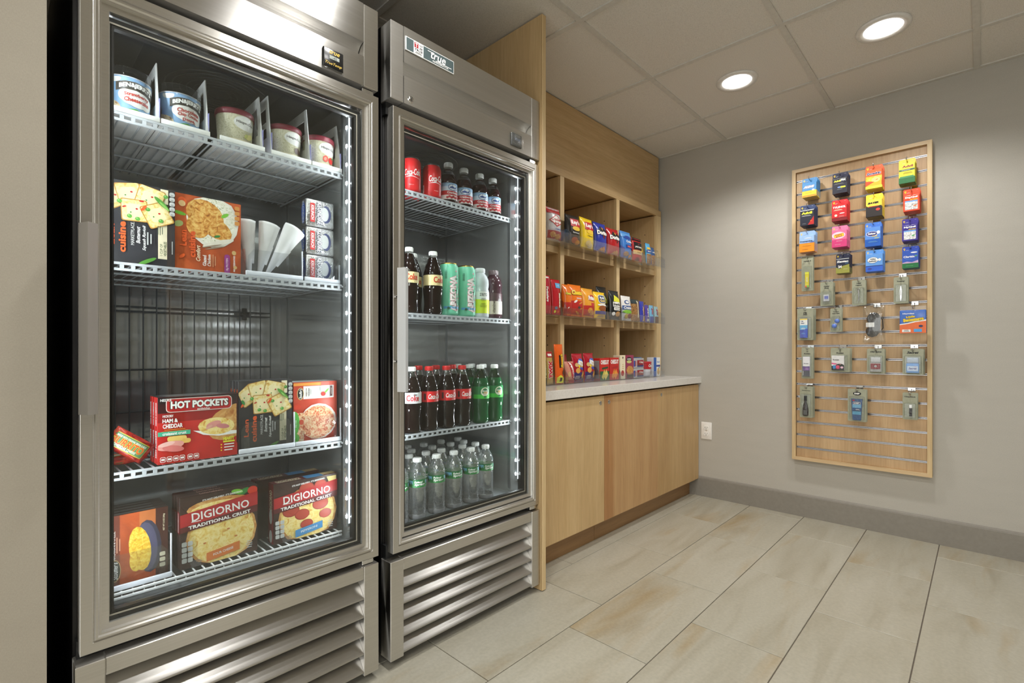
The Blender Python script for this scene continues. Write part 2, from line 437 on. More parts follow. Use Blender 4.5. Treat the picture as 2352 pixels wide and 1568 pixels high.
# glazed front added beyond the frame to let the world's fill light in
wn = struct(bpy.data.objects.new('fill_window_1', None)); COL.objects.link(wn)
ys_ = [-4.59+.9175*k for k in range(6)]
for y in ys_: MB().box((-3.24, y-.025, .0), (-3.19, y+.025, ZC), M_ALU).build('mullion', wn)
for z in (.04, ZC-.04, 1.05): MB().box((-3.235, -4.6, z-.03), (-3.195, 0, z+.03), M_ALU).build('transom', wn)
for y in ys_[:-1]:
    for z0, z1 in ((.07, 1.02), (1.08, ZC-.07)): MB().box((-3.217, y+.025, z0), (-3.213, y+.8925, z1), M_GLASS).build('pane', wn)
# ceiling: tees and tiles
ce = struct(MB().box((-3.2, -4.6, ZC+.12), (XR+.1, .86, ZC+.16), M_TEE).build('ceiling'))
gx = [2.195+.61*k for k in range(-9, 2)]; gy = [-.10-.6025*k for k in range(-1, 8)]
TW = .012
for x in gx:
    MB().box((x-TW, -4.6, ZC), (x+TW, .8, ZC+.02), M_TEE).build('ceiling_tee', ce)
for y in gy:
    MB().box((-3.2, y-TW, ZC+.0005), (XR, y+TW, ZC+.02), M_TEE).build('ceiling_tee', ce)
MB().box((XR-.022, -4.6, ZC), (XR, .36, ZC+.03), M_TEE).build('wall_angle', ce)
MB().box((-3.2, .778, ZC), (XR, .8, ZC+.03), M_TEE).build('wall_angle', ce)
ex = [-3.2]+gx+[XR]; ey = [.8]+gy+[-4.6]
_cm = {}
for i in range(len(ex)-1):
    for j in range(len(ey)-1):
        xa, xb = ex[i]+TW*.6, ex[i+1]-TW*.6; ya, yb = ey[j+1]+TW*.6, ey[j]-TW*.6
        if xb-xa < .03 or yb-ya < .03: continue
        key = (round(xb-xa, 3), round(yb-ya, 3))
        if key not in _cm: _cm[key] = MB().box((0, 0, 0), (xb-xa, yb-ya, .015), M_CTILE).mesh('ceiling_tile')
        o = bpy.data.objects.new('ceiling_tile', _cm[key]); COL.objects.link(o); o.parent = ce; o.location = (xa, ya, ZC+.006)
# recessed downlights
M_LENS = emit('lamp_lens', (1, .97, .93), 9.)
def downlight(x, y, label):
    t = empty('recessed_downlight', (x, y, ZC), label, 'ceiling light', 'recessed downlights')
    MB().lathe([(.068, .004), (.072, -.004), (.094, -.006), (.098, 0), (.098, .003)], pm((226, 224, 220), .4), 40).build('trim_ring', t)
    MB().lathe([(.0, -.0005), (.069, -.0005)], M_LENS, 32).build('lens', t)
    for r in (.05, .06): MB().lathe([(r, -.001), (r+.002, -.0022), (r+.004, -.001)], M_LENS, 32).build('baffle_rib', t)
    la = bpy.data.lights.new('downlight_lamp', 'SPOT'); la.energy = DOWNLIGHT_W; la.spot_size = math.radians(144); la.spot_blend = .5
    la.shadow_soft_size = .06; la.color = (1, .982, .95)
    lo = bpy.data.objects.new('downlight_lamp', la); COL.objects.link(lo); lo.parent = t; lo.location = (0, 0, -.012)
downlight(2.52, -.41, 'bright round recessed ceiling light close to the wood display shelves')
downlight(2.52, -1.015, 'bright round recessed ceiling light out over the floor, second from the wood display shelves')
downlight(.67, -.41, 'round recessed ceiling light overhead close to the freezer')
downlight(.67, -1.015, 'round recessed ceiling light overhead in the aisle facing the freezer')

# unseen ceiling panels added behind the camera as soft fill light
for x, y, w in ((-1.3, -1.9, 'nearer the coolers'), (-1.3, -3.4, 'nearer the lobby wall')):
    t = empty('fill_panel', (x, y, ZC-.001), 'added white rectangular ceiling fill light panel %s' % w, 'ceiling light', 'added ceiling fill panels')
    MB().frame(-.61, -.31, .61, .31, [(0, 0), (0, .012), (.02, .012), (.02, 0)], M_TEE).build('frame', t).rotation_euler = (PI/2, 0, 0)
    MB().poly([(-.59, -.29, -.004), (-.59, .29, -.004), (.59, .29, -.004), (.59, -.29, -.004)], emit('fill_diffuser', (1, .97, .93), 3.)).build('diffuser', t)
    la = bpy.data.lights.new('fill_lamp', 'AREA'); la.shape = 'RECTANGLE'; la.size = 1.18; la.size_y = .58; la.energy = FILL_PANEL_W; la.color = (1, .985, .955)
    lo = bpy.data.objects.new('fill_lamp', la); COL.objects.link(lo); lo.parent = t; lo.location = (0, 0, -.014)

# ------------------------------------------------------------------ reach-in coolers
def wire_mesh(p, r=.0021, mat=M_WIRE, n=5): return MB().tube(p, r, mat, n).mesh('wire')
_led = {}
def cooler(name, x0, x1, zl, zd0, zd1, gx0, gx1, zg0, zg1, shelves, label, badge, guard, rack):
    W = x1-x0; xa, xb = x0, x1
    R = empty(name, (x0, 0, 0), label, 'cooler')
    B = lambda mb, nm, par=R, lb=None: mb.build(nm, par, world=True, label=lb)
    ZT = 2.012
    # carcass
    B(MB().box((xa, .052, .034), (xa+.045, .745, ZT), M_BODY), 'side_panel'); B(MB().box((xb-.045, .052, .034), (xb, .745, ZT), M_BODY), 'side_panel')
    B(MB().box((xa+.045, .705, .034), (xb-.045, .745, ZT), M_BODY), 'back_panel')
    B(MB().box((xa+.045, .06, 1.77), (xb-.045, .705, ZT-.002), M_BODY), 'top_housing'); B(MB().box((xa+.045, .06, .034), (xb-.045, .705, zg0-.02), M_BODY), 'base_housing')
    ia, ib = xa+.045, xb-.045
    zi0, zi1 = zg0-.018, 1.752
    B(MB().box((ia, .06, zi0), (ia+.006, .60, zi1), M_LINER), 'liner_side'); B(MB().box((ib-.006, .06, zi0), (ib, .60, zi1), M_LINER), 'liner_side')
    B(MB().box((ia, .60, zi0), (ib, .606, zi1), M_LINER), 'liner_back')
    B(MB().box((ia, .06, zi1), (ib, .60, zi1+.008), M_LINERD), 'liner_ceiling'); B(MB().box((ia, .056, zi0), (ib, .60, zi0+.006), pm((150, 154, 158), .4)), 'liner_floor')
    fg = MB()
    for k in range(7):
        r = .03+.017*k
        fg.tube([((xa+xb)/2+r*math.cos(a*PI/12), .30+r*math.sin(a*PI/12), zi1-.012) for a in range(25)], .0015, M_WIRED, 4)
    B(fg, 'fan_guard')
    # gasket and sill
    B(MB().frame(xa+.006, zd0+.004, xb-.006, zd1-.004, [(0, .05), (0, .064), (.05, .064), (.05, .05), (0, .05)], BLACK), 'gasket')
    B(MB().box((xa+.004, .03, zl-.02), (xb-.004, .06, zd0+.02), DARK), 'kick_recess'); B(MB().box((xa+.004, .03, zd1-.02), (xb-.004, .06, zd1+.05), DARK), 'head_recess')
    # header
    hy = -.004; zt, zs1, zs0, zh = ZT, 1.899, 1.857, 1.7705
    sw = .047
    for a, b in ((xa, xa+sw), (xb-sw, xb)): B(MB().rbox((a, hy, zh), (b, .06, zt), .0015, M_STEEL if badge is None else M_STEELM, 1, False), 'header_stile')
    a, b = xa+sw+.0015, xb-sw-.0015
    pts = [(.06, zt), (hy, zt), (hy, zs1)]
    for k in range(1, 10):
        q = k/9*PI/2; pts.append((hy+.036*math.sin(q), zs1-(zs1-zs0)*(1-math.cos(q))))
    pts += [(hy+.036, zs0), (hy, zs0-.0005), (hy, zh), (.06, zh)]
    B(MB().prism(pts, 0, a, b, M_STEELD if badge is None else M_STEELM), 'header_panel')
    # thermometer
    tx0 = xa+(.512 if badge is None else .535); tz0 = 1.777 if badge is None else 1.784; tw, th = (.060, .054) if badge is None else (.058, .05)
    dk = pm((22, 22, 22), .25) if badge is None else pm((96, 98, 100), .3)
    tm = B(MB().rbox((tx0, hy-.006, tz0), (tx0+tw, hy, tz0+th), .003, dk), 'thermometer')
    gold = pm((206, 172, 60), .4)
    p = Print(flat((tx0+tw/2-xa, hy-.006, tz0+th/2), (1, 0, 0), (0, 0, 1), (0, -1, 0)))
    lc = pm((158, 166, 160), .3) if badge is None else pm((126, 134, 150), .3)
    p.r(-.012, -.0015, .017, .008, lc)
    p.tx('true', .003, .0175, .030, .011, gold if badge is None else pm((150, 150, 146)), shear=.35, bold=.02); p.tx('TrueTemp', 0, -.0155, .048, .010, gold if badge is None else pm((140, 138, 130)), shear=.4, bold=.01); p.tx('-45' if badge is None else '37', .003, .003, .013, .007, pm((60, 66, 64)), bold=0)
    p.done(tm, 'face_print')
    if badge is None: B(MB().rbox((tx0-.001, hy-.0075, tz0-.007), (tx0+tw+.001, hy, tz0-.0005), .001, M_CLEAR), 'display_ledge', tm)
    else: B(MB().rbox((tx0-.005, hy-.0085, tz0-.006), (tx0+tw+.006, hy-.0068, tz0+th+.005), .0008, M_FILM), 'protective_film', tm)
    lk = B(MB().lathe([(0, .004), (.008, .004), (.010, .002), (.012, 0)], M_CHROME, 20), 'door_lock')
    lk.rotation_euler.x = PI/2; 
    for v in lk.data.vertices: v.co = v.co+Vector((xa, 0, 0))
    lk.location = (.074, hy, 1.790)
    MB().box((-.001, -.0055, .004), (.001, .0055, .0052), BLACK).build('keyhole', lk)
    if badge:
        bx, bz = xa+.052, 1.9385
        bd = B(MB().rbox((bx, hy-.004, bz), (bx+.197, hy, bz+.0445), .001, pm((214, 216, 214), .3), 1, False), 'badge')
        q = Print(flat((bx-xa, hy-.004, bz), (1, 0, 0), (0, 0, 1), (0, -1, 0)))
        q.r(.003, .003, .194, .0415, pm((74, 88, 90), .35)); q.r(.030, .003, .068, .0415, WHITE)
        q.r(.033, .0225, .0485, .0395, pm((150, 28, 34)))
        q.tx('T', .0408, .031, .010, .013, WHITE, bold=.03); q.tx('NSF', .058, .035, .014, .006, BLACK); q.tx('USA', .058, .026, .014, .0075, BLACK, bold=.04)
        q.tx('TRUE', .049, .0165, .030, .0075, BLACK, bold=.04, sp=1.2); q.lines(.049, .009, .03, 2, .0035, pm((90, 90, 90)))
        q.tx('true', .128, .0255, .062, .0225, WHITE, shear=.25, bold=.012); q.r(.085, .0325, .112, .0348, WHITE); q.r(.118, .0115, .184, .0135, WHITE)
        q.tx('REFRIGERATOR', .138, .0075, .066, .0055, WHITE, bold=.01)
        q.done(bd, 'badge_print')
    # louvred grille
    for a, b in ((xa-.001, xa+sw), (xb-sw, xb+.001)): B(MB().rbox((a, hy-.002, .03), (b, .05, zl), .0015, M_STEEL, 1, False), 'grille_stile')
    zr = zl-.037
    B(MB().rbox((xa+sw, hy, zr), (xb-sw, .045, zl), .0015, M_STEEL, 1, False), 'grille_rail')
    pitch = (zr-.043)/5
    pr = [(.046, .046), (.030, .041), (.014, .026), (.003, .0125), (-.003, .0055), (-.004, .002), (-.002, -.001), (.002, -.0015), (.008, .004), (.018, .019), (.032, .033), (.047, .041)]
    lm = None
    for k in range(5):
        z = zr-.004-pitch*(k+1)
        if lm is None:
            sl = B(MB().prism([(y, zz+z) for y, zz in pr], 0, xa+sw+.0005, xb-sw-.0005, M_STEELL, True), 'louver'); lm = sl.data; zb = z
        else:
            sl = bpy.data.objects.new('louver', lm); COL.objects.link(sl); sl.parent = R; sl.location = (0, 0, z-zb)
    B(MB().box((xa+sw, .05, .034), (xb-sw, .058, zr), pm((38, 38, 38), .5)), 'grille_backing')
    for fx in (xa+.06, xb-.06):
        for fy in (.10, .68): B(MB().lathe([(.018, 0), (.018, .012), (.012, .014), (.012, .036)], BLACK, 14, (fx, fy, 0)), 'leveling_foot')
    # door
    D = B(MB().frame(gx0-.0363, zd0, gx1+(.0496 if badge is None else .0490), zd1, [(0, .048), (0, .001), (.001, 0), (.0195, 0), (.0205, .003), (.0225, .0035), (.0245, -.0015), (.0285, -.0015), (.031, .002), (.034, .002), (.035, .010), (.035, .048)], M_STEEL), 'door', R)
    # frame insets differ a little on the hinge side, so the opening keeps its measured edges
    B(MB().frame(gx0-.0015, zg0-.013, gx1+.015, zg1+.02, [(.0, .046), (.0, .012), (.013, .012), (.013, .046)], M_STEEL), 'glazing_bead', D)
    fw = .020
    B(MB().frame(gx0+.0005, zg0+.0005, gx1-.0005, zg1-.0005, [(0, .0205), (fw*.45, .0205), (fw*.5, .0225), (fw*.75, .0225), (fw*.8, .0205), (fw, .0205), (fw, .034), (0, .034)], BLACK), 'glass_border', D)
    B(MB().frame(gx0+.010, zg0+.010, gx1-.010, zg1-.010, [(0, .0198), (.0035, .0198)], pm((180, 172, 160), .4)), 'spacer_line', D)
    B(MB().box((gx0, .0145, zg0), (gx1, .0185, zg1), M_GLASS), 'glass', D, 'clear glass door pane')
    B(MB().box((gx0+fw, .0345, zg0+fw), (gx1-fw, .0375, zg1-fw), M_GLASS), 'inner_glass', D)
    hz0, hz1 = .864, 1.243
    hx = gx0-.0363-.002
    H = B(MB().prism([(hx-.003, -.030), (hx+.0085, -.058), (hx+.025, -.047), (hx+.025, -.030)], 2, hz0, hz1, M_HANDLE), 'handle', D, 'long vertical satin steel handle')
    for z in (.956, 1.157): B(MB().tube([(hx+.012, -.032, z), (hx+.012, .002, z)], .005, M_CHROME, 10), 'handle_post', D)
    for z0, z1 in ((zd0-.016, zd0-.0005), (zd1+.0005, zd1+.014)):
        h = B(MB().rbox((xb-.048, .004, z0), (xb-.010, .045, z1), .002, M_CHROME, 1, False), 'hinge')
        B(MB().tube([(xb-.030, .012, z1-.002 if z0 < 1 else z0+.002), (xb-.030, .012, z1+.004 if z0 < 1 else z0-.004)], .006, pm((190, 180, 140), .3, 1.), 10), 'hinge_pin', h)
    # light strips just inside the door, LED dots behind a lens bar
    for sx, nm in ((ib-.019, 'light_strip'), (ia+.006, 'light_strip')):  # unseen handle-side strip is added to balance the light
        s_ = B(MB().rbox((sx, .062, zi0+.06), (sx+.013, .074, zi1-.02), .003, pm((150, 153, 158), .3)), nm)
        z = zi0+.09; s = -1 if sx > (xa+xb)/2 else 1
        xo = sx if s < 0 else sx+.013
        sg = 1 if s < 0 else -1
        B(MB().box((xo-s*.0025, .0617, zi0+.07), (xo-s*.0095, .0625, zi1-.03), M_LEDBAR), 'lens_bar', s_)
        if 'm' not in _led or _led['s'] != s:
            db = MB()
            db.poly([(s*.0006, .0640, -.0045), (s*.0006, .0640, .0045), (s*.0006, .0730, .0045), (s*.0006, .0730, -.0045)][::sg], M_LED)
            db.poly([(-s*.0045, .0614, -.002), (-s*.0075, .0614, -.002), (-s*.0075, .0614, .002), (-s*.0045, .0614, .002)][::-sg], M_LEDF)
            _led['m'] = db.mesh('led'); _led['s'] = s
        while z < zi1-.04:
            o = bpy.data.objects.new('led', _led['m']); COL.objects.link(o); o.parent = s_; o.location = (xo-xa, 0, z); z += .056
    # shelf standards
    for px_, py_ in ((ib-.0078, .118), (ib-.0078, .535), (ia+.0062, .118), (ia+.0062, .535)):
        B(MB().box((px_, py_-.007, zi0+.02), (px_+.0016, py_+.007, zi1-.03), pm((168, 172, 174), .3, .9)), 'shelf_standard')
    # wire shelves
    sa, sb = ia+.012, ib-.016
    for zs in shelves:
        s_ = bpy.data.objects.new('shelf', None); COL.objects.link(s_); s_.parent = R; s_.location = (0, 0, zs)
        m = MB()
        for z, y in ((-.0025, .103), (-.016, .104)): m.rbox((sa-xa, y-.0025, z-.003), (sb-xa, y+.0025, z+.003), .0012, M_WIRE, 1, False)
        for y in (.26, .40, .53): m.tube([(sa-xa, y, -.0075), (sb-xa, y, -.0075)], .003, M_WIRE, 6)
        for x in (sa-xa, sb-xa): m.tube([(x, .10, -.006), (x, .575, -.006)], .003, M_WIRE, 6)
        m.build('shelf_frame', s_)
        n = 27; wm = wire_mesh([(0, .1035, -.016), (0, .1035, -.002), (0, .110, -.0021), (0, .575, -.0021)])
        for k in range(n):
            w = bpy.data.objects.new('wire', wm); COL.objects.link(w); w.parent = s_; w.location = (sa-xa+(sb-sa)*(k+.5)/n, 0, 0)
        pk = MB()
        for k in range(n): 
            x = sa-xa+(sb-sa)*(k+.5)/n; pk.box((x-.004, .1012, -.0145), (x+.004, .1042, -.004), M_WIRE)
        pk.build('shelf_lip', s_)
    if rack:
        s_ = bpy.data.objects.new('rack', None); COL.objects.link(s_); s_.parent = R; s_.location = (0, 0, rack)
        m = MB()
        for z in (-.0025, -.013): m.rbox((sa-xa, .1, z-.003), (sb-xa, .105, z+.003), .0012, M_WIREW, 1, False)
        for y in (.26, .40, .55): m.tube([(sa-xa, y, -.0075), (sb-xa, y, -.0075)], .003, M_WIREW, 6)
        m.build('rack_frame', s_); n = 27
        wm = wire_mesh([(0, .1035, -.013), (0, .1035, -.002), (0, .110, -.0021), (0, .56, -.0021)], .0021, M_WIREW)
        for k in range(n):
            w = bpy.data.objects.new('wire', wm); COL.objects.link(w); w.parent = s_; w.location = (sa-xa+(sb-sa)*(k+.5)/n, 0, 0)
    if guard:
        g_ = bpy.data.objects.new('rear_guard', None); COL.objects.link(g_); g_.parent = R; g_.location = (0, .575, 0)
        m = MB()
        for z in (1.126, 1.112, .93, .80): m.tube([(ia+.02-xa, 0, z), (ib-.05-xa, 0, z)], .0024, M_WIRED, 5)
        for x in (.10, .50): m.rbox((x-.008, -.006, 1.098), (x+.008, .002, 1.140), .003, BLACK); m.rbox((x-.016, -.006, 1.114), (x+.016, .002, 1.124), .003, BLACK)
        m.build('guard_frame', g_)
        wm = wire_mesh([(0, 0, .70), (0, 0, 1.185)], .0021, M_WIRED)
        for k in range(16):
            w = bpy.data.objects.new('wire', wm); COL.objects.link(w); w.parent = g_; w.location = (ia+.025-xa+k*.0345, -.004, 0)
    return R
M_LED = emit('led_dot', (.93, .96, 1.), LED_STRENGTH)
M_LEDF = emit('led_dot_side', (.93, .96, 1.), LED_STRENGTH*.05)
M_LEDBAR = emit('led_lens_bar', (.86, .9, 1.), 1.7)
cooler('glass_door_freezer', 0, .686, .352, .369, 1.755, .0432, .6403, .416, 1.700, (1.5345, 1.1925, .7125), 'stainless upright freezer with one glass door, full of frozen meals and ice cream', None, True, .4385)
cooler('glass_door_refrigerator', .7294, 1.4335, .336, .3576, 1.752, .7774, 1.3842, .4095, 1.704, (1.541, 1.1195, .7015), 'stainless upright refrigerator with one glass door, full of cans and drink bottles', True, False, None)
# tall end panel
ep = empty('end_panel', (1.4495, .39, 0), 'tall flat maple end panel from floor to ceiling beside the drinks refrigerator', 'panel')
MB().box((1.4375, -.014, .004), (1.4605, .798, ZC-.001), M_MAPLE_V).build('board', ep, world=True)
MB().rbox((1.4375, -.0175, .004), (1.4605, -.0145, ZC-.001), .001, M_MAPLE_PALE, 1, False).build('edge_band', ep, world=True)
for y in (.02, .70): MB().box((1.444, y, 0), (1.455, y+.04, .004), BLACK).build('leveling_pad', ep, world=True)

# ------------------------------------------------------------------ base cabinets, counter, hutch
def lockset(x, z, y, par):
    o = MB().lathe([(0, .003), (.007, .003), (.0095, .0015), (.011, 0)], M_CHROME, 18).build('cabinet_lock', par)
    o.rotation_euler.x = PI/2; o.location = (x-par.location.x, y-par.location.y, z)
    MB().box((-.001, -.005, .003), (.001, .005, .0036), BLACK).build('keyhole', o)
def cabinet(xa, xb, doors, label):
    c = empty('base_cabinet', ((xa+xb)/2, .40, 0), label, 'cabinet', 'maple base cabinets')
    bld = lambda m, n: m.build(n, c, world=True)
    bld(MB().box((xa, .105, .10), (xa+.018, .79, .762), M_MAPLE_V), 'side_panel'); bld(MB().box((xb-.018, .105, .10), (xb, .79, .762), M_MAPLE_V), 'side_panel')
    bld(MB().box((xa+.018, .105, .10), (xb-.018, .79, .118), M_MAPLE_H), 'bottom_panel'); bld(MB().box((xa+.018, .77, .118), (xb-.018, .79, .762), M_MAPLE_H), 'back_panel')
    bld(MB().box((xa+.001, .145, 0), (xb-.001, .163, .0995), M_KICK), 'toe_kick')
    for (a, b, mat, lx) in doors:
        d = bld(MB().rbox((a+.0015, .082, .115), (b-.0015, .102, .758), .001, mat, 1, False), 'door')
        o = MB().lathe([(0, .003), (.007, .003), (.0095, .0015), (.011, 0)], M_CHROME, 18).build('lock', d)
        o.rotation_euler.x = PI/2; o.location = (lx-c.location.x, .082-.40, .722)
cabinet(1.462, 2.050, [(1.464, 2.050, M_MAPLE_DOOR, 2.015)], 'pale maple base cabinet with a single door, against the tall end panel')
def _d2():
    """warm veneer with a dark heartwood streak near its hinge edge"""
    t = NT('maple_door_heartwood'); b = t.bsdf(None, .42)
    v = t.coord((24, 24, 1.1)); f = t.noise(v, 1, 4, .6, .6); g = t.noise(t.coord((150, 150, 9)), 1, 2, .6)
    c = t.ramp(f, [(.25, L3((188, 146, 100))), (.72, L3((206, 168, 120)))])
    tc = t.n('ShaderNodeTexCoord'); sx = t.n('ShaderNodeSeparateXYZ'); t.l(tc.outputs['Object'], sx.inputs[0])
    n = t.noise(t.coord((1, 1, 3)), 1, 2); ad = t.n('ShaderNodeMath', operation='MULTIPLY_ADD'); ad.inputs[1].default_value = .09; t.l(n, ad.inputs[0]); t.l(sx.outputs[0], ad.inputs[2])
    k = t.ramp(ad.outputs[0], [(0, (1, 1, 1, 1)), (1, (1, 1, 1, 1))])
    mr = t.n('ShaderNodeMapRange'); mr.inputs[1].default_value = -.50; mr.inputs[2].default_value = -.44; t.l(ad.outputs[0], mr.inputs[0])
    kk = t.ramp(mr.outputs[0], [(0, (.80, .66, .56, 1)), (.5, (.84, .72, .62, 1)), (1, (1, 1, 1, 1))])
    mx = t.n('ShaderNodeMix', data_type='RGBA', blend_type='MULTIPLY'); mx.inputs[0].default_value = 1; t.l(c, mx.inputs[6]); t.l(kk, mx.inputs[7])
    m2 = t.n('ShaderNodeMix', data_type='RGBA', blend_type='MULTIPLY'); m2.inputs[0].default_value = .5; t.l(mx.outputs[2], m2.inputs[6]); t.l(t.ramp(g, [(.3, (.8, .77, .72, 1)), (.6, (1, 1, 1, 1))]), m2.inputs[7])
    t.l(m2.outputs[2], b.inputs['Base Color']); return t.m
cabinet(2.051, 3.214, [(2.051, 2.628, _d2(), 2.094), (2.628, 3.214, M_MAPLE_DOOR2, 2.672)], 'warmer maple base cabinet with a pair of doors, in the corner by the wall outlet')
ct = tag(MB().rbox((1.461, .0655, .768), (3.219, .798, .810), .002, M_QUARTZ, 2, False).build('countertop'), 'white speckled stone countertop along the maple cabinets', 'countertop')
H = empty('display_hutch', (2.34, .57, .8105), 'maple display hutch with nine open cubbies of snacks above the counter', 'shelving unit')
hb = lambda m, n, p=H: m.build(n, p, world=True)
HZ = .8105; HT = 1.985; HY = .345
hb(MB().box((1.462, .362, HT+.001), (3.183, .380, ZC-.002), M_MAPLE_H), 'fascia_panel')
hb(MB().box((3.1655, .380, HT+.001), (3.183, .79, ZC-.002), M_MAPLE_V), 'fascia_return')
hb(MB().box((1.462, .775, HZ), (3.186, .79, HT), M_MAPLE_H), 'back_panel')
for a, b in ((1.462, 1.480), (2.020, 2.055), (2.592, 2.628), (3.120, 3.186)):
    st = hb(MB().box((a, HY+.0185, HZ), (b, .775, HT-.041), M_MAPLE_V), 'divider')
    hb(MB().box((a, HY, HZ), (b, HY+.018, HT-.041), M_MAPLE_PALE), 'face_stile')
hb(MB().box((1.462, HY, HT-.040), (3.186, HY+.018, HT), M_MAPLE_H), 'face_rail')
hb(MB().box((1.462, HY+.019, HT-.032), (3.186, .775, HT-.014), M_MAPLE_H), 'top_panel')
holes = MB()
for a, b in ((1.480, 2.020), (2.055, 2.592), (2.628, 3.120)):
    for zs in (1.556, 1.170):
        hb(MB().box((a+.0005, HY+.012, zs-.036), (b-.0005, .774, zs), M_MAPLE_H), 'shelf')
    for z in (1.02, 1.07, 1.33, 1.39, 1.45, 1.70, 1.76, 1.82):
        holes.disc((a+.0005, HY+.09, z), .0035, BLACK, 0, 8, .0006); holes.disc((b-.0011, HY+.09, z), .0035, BLACK, 0, 8, .0006)
        holes.disc((a+.06, .7735, z), .0035, BLACK, 1, 8, .0006)
ho = holes.build('shelf_pin_holes', H, world=True); ho['kind'] = 'stuff'
# outlet
ou = empty('power_outlet', (XR, .030, .446), 'white double power outlet on the wall beside the cabinet', 'outlet', rz=-PI/2)
pl = MB().rbox((-.036, -.006, -.058), (.036, 0, .058), .003, pm((238, 236, 232), .35)).build('cover_plate', ou)
for z in (-.020, .020):
    f = MB().prism([(.017*math.cos(a*PI/12), max(-.0135, min(.0135, .017*math.sin(a*PI/12)))+z) for a in range(24)], 1, -.0085, -.006, pm((244, 243, 240), .3)).build('receptacle', ou)
    s_ = MB().box((-.0075, -.0090, z-.002), (-.0055, -.0085, z+.007), BLACK).box((.0055, -.0090, z-.001), (.0075, -.0085, z+.006), BLACK).disc((0, -.009, z-.008), .0025, BLACK, 1, 10, .0005)
    s_.build('slots', f)
MB().disc((0, -.0068, 0), .003, M_CHROME, 1, 10, .001).build('screw', ou)

# ------------------------------------------------------------------ slatwall board
SB = empty('slatwall_board', (XR, -.82, .345), 'tall framed maple slat board with metal grooves, hung with medicine and toiletry packs', 'display board')
sbb = lambda m, n, p=SB: m.build(n, p, world=True)
ya, yb, za, zb = -.501, -1.139, .3425, 2.063
X0 = XR-.047
for (p, ax) in (('l', 0), ('r', 1)):
    y0, y1 = (ya, ya-.0195) if p == 'l' else (yb+.0195, yb)
    yo, yi = (ya, ya-.0195) if p == 'l' else (yb, yb+.0195)
    sbb(MB().prism([(yo, za), (yi, za+.0195), (yi, zb-.0195), (yo, zb)], 0, X0, XR-.0005, M_MAPLE_PALE), 'frame_rail')
for p in (0, 1):
    zo, zi = (za, za+.0195) if p == 0 else (zb, zb-.0195)
    sbb(MB().prism([(ya, zo), (yb, zo), (yb+.0195, zi), (ya-.0195, zi)], 0, X0, XR-.0005, M_MAPLE_Y), 'frame_rail')
GZ = [1.990-.0749*k for k in range(22)]
edges = [zb-.0195]+[v for g in GZ for v in (g+.0055, g-.0055)]+[za+.0195]
sl0 = {}
for k in range(0, len(edges), 2):
    t_, b_ = edges[k], edges[k+1]; h = round(t_-b_, 4)
    if h not in sl0: sl0[h] = MB().rbox((0, -.2985, 0), (.019, .2985, h), .0012, M_SLAT, 1, False).mesh('slat')
    o = bpy.data.objects.new('slat', sl0[h]); COL.objects.link(o); o.parent = SB; o.location = (-.0315, 0, b_-.345)
sbb(MB().box((XR-.012, ya-.02, za+.02), (XR-.001, yb+.02, zb-.02), DARK), 'backer')
gm = MB().prism([(-.0318, .0052), (-.033, .0052), (-.033, .0038), (-.022, .0030), (-.018, 0), (-.022, -.0030), (-.033, -.0036), (-.033, -.0052), (-.0318, -.0052), (-.014, -.0052), (-.014, .0052)], 1, -.2985, .2985, M_ALU).mesh('groove_channel')
for g in GZ:
    o = bpy.data.objects.new('groove_channel', gm); COL.objects.link(o); o.parent = SB; o.location = (0, 0, g-.345)
# ------------------------------------------------------------------ artwork shorthand
K = dict(w=(240, 240, 236), k=(20, 20, 22), r=(190, 34, 36), dr=(130, 24, 30), cr=(232, 222, 190), or_=(226, 92, 40), y=(240, 206, 40), ly=(226, 226, 60), g=(52, 130, 62), lg=(120, 190, 60), dg=(24, 74, 40),
         b=(40, 84, 170), lb=(110, 170, 220), nb=(30, 44, 92), gy=(120, 122, 124), lgy=(196, 198, 196), pu=(96, 52, 130), pk=(226, 96, 140), br=(104, 60, 36), tan=(206, 172, 116), teal=(64, 158, 130), ch=(48, 48, 52), mg=(160, 60, 130))
F_PASTA = food('pasta_print', [(.3, (196, 150, 70)), (.45, (232, 206, 130)), (.6, (240, 226, 176))], 90)
F_CHEESE = food('baked_cheese_print', [(.3, (206, 140, 60)), (.42, (236, 202, 110)), (.58, (246, 228, 160)), (.74, (232, 180, 90))], 70)
F_CRUST = food('crust_print', [(.3, (170, 104, 50)), (.5, (206, 150, 84)), (.7, (226, 184, 120))], 60)
F_LASAGNA = food('lasagna_print', [(.28, (150, 44, 22)), (.42, (206, 90, 44)), (.55, (236, 196, 150)), (.72, (240, 222, 190))], 130)
F_CHICK = food('glazed_chicken_print', [(.28, (130, 66, 26)), (.45, (206, 140, 60)), (.62, (232, 190, 110))], 80)
F_RICE = food('rice_print', [(.3, (90, 120, 50)), (.42, (226, 222, 200)), (.7, (244, 242, 232))], 160)
F_MAC = food('macaroni_print', [(.3, (206, 140, 30)), (.5, (240, 196, 60)), (.7, (248, 222, 120))], 120)
F_SCOOP = food('ice_cream_print', [(.3, (150, 100, 60)), (.45, (222, 200, 160)), (.7, (240, 226, 196))], 130)
F_NUTS = food('mixed_nuts', [(.3, (70, 40, 20)), (.5, (150, 104, 56)), (.7, (206, 168, 110))], 130, .3)
F_WOODP = food('rustic_plank_print', [(.3, (150, 62, 26)), (.55, (190, 86, 40)), (.75, (206, 104, 52))], 14)
F_DARKP = food('dark_plank_print', [(.3, (40, 26, 24)), (.6, (66, 44, 40))], 30)
F_CREAM = food('scrolled_cream_print', [(.42, (196, 192, 158)), (.5, (226, 222, 194))], 260)
F_POP = food('popcorn_print', [(.3, (120, 60, 20)), (.5, (200, 140, 60)), (.7, (236, 206, 150))], 150)
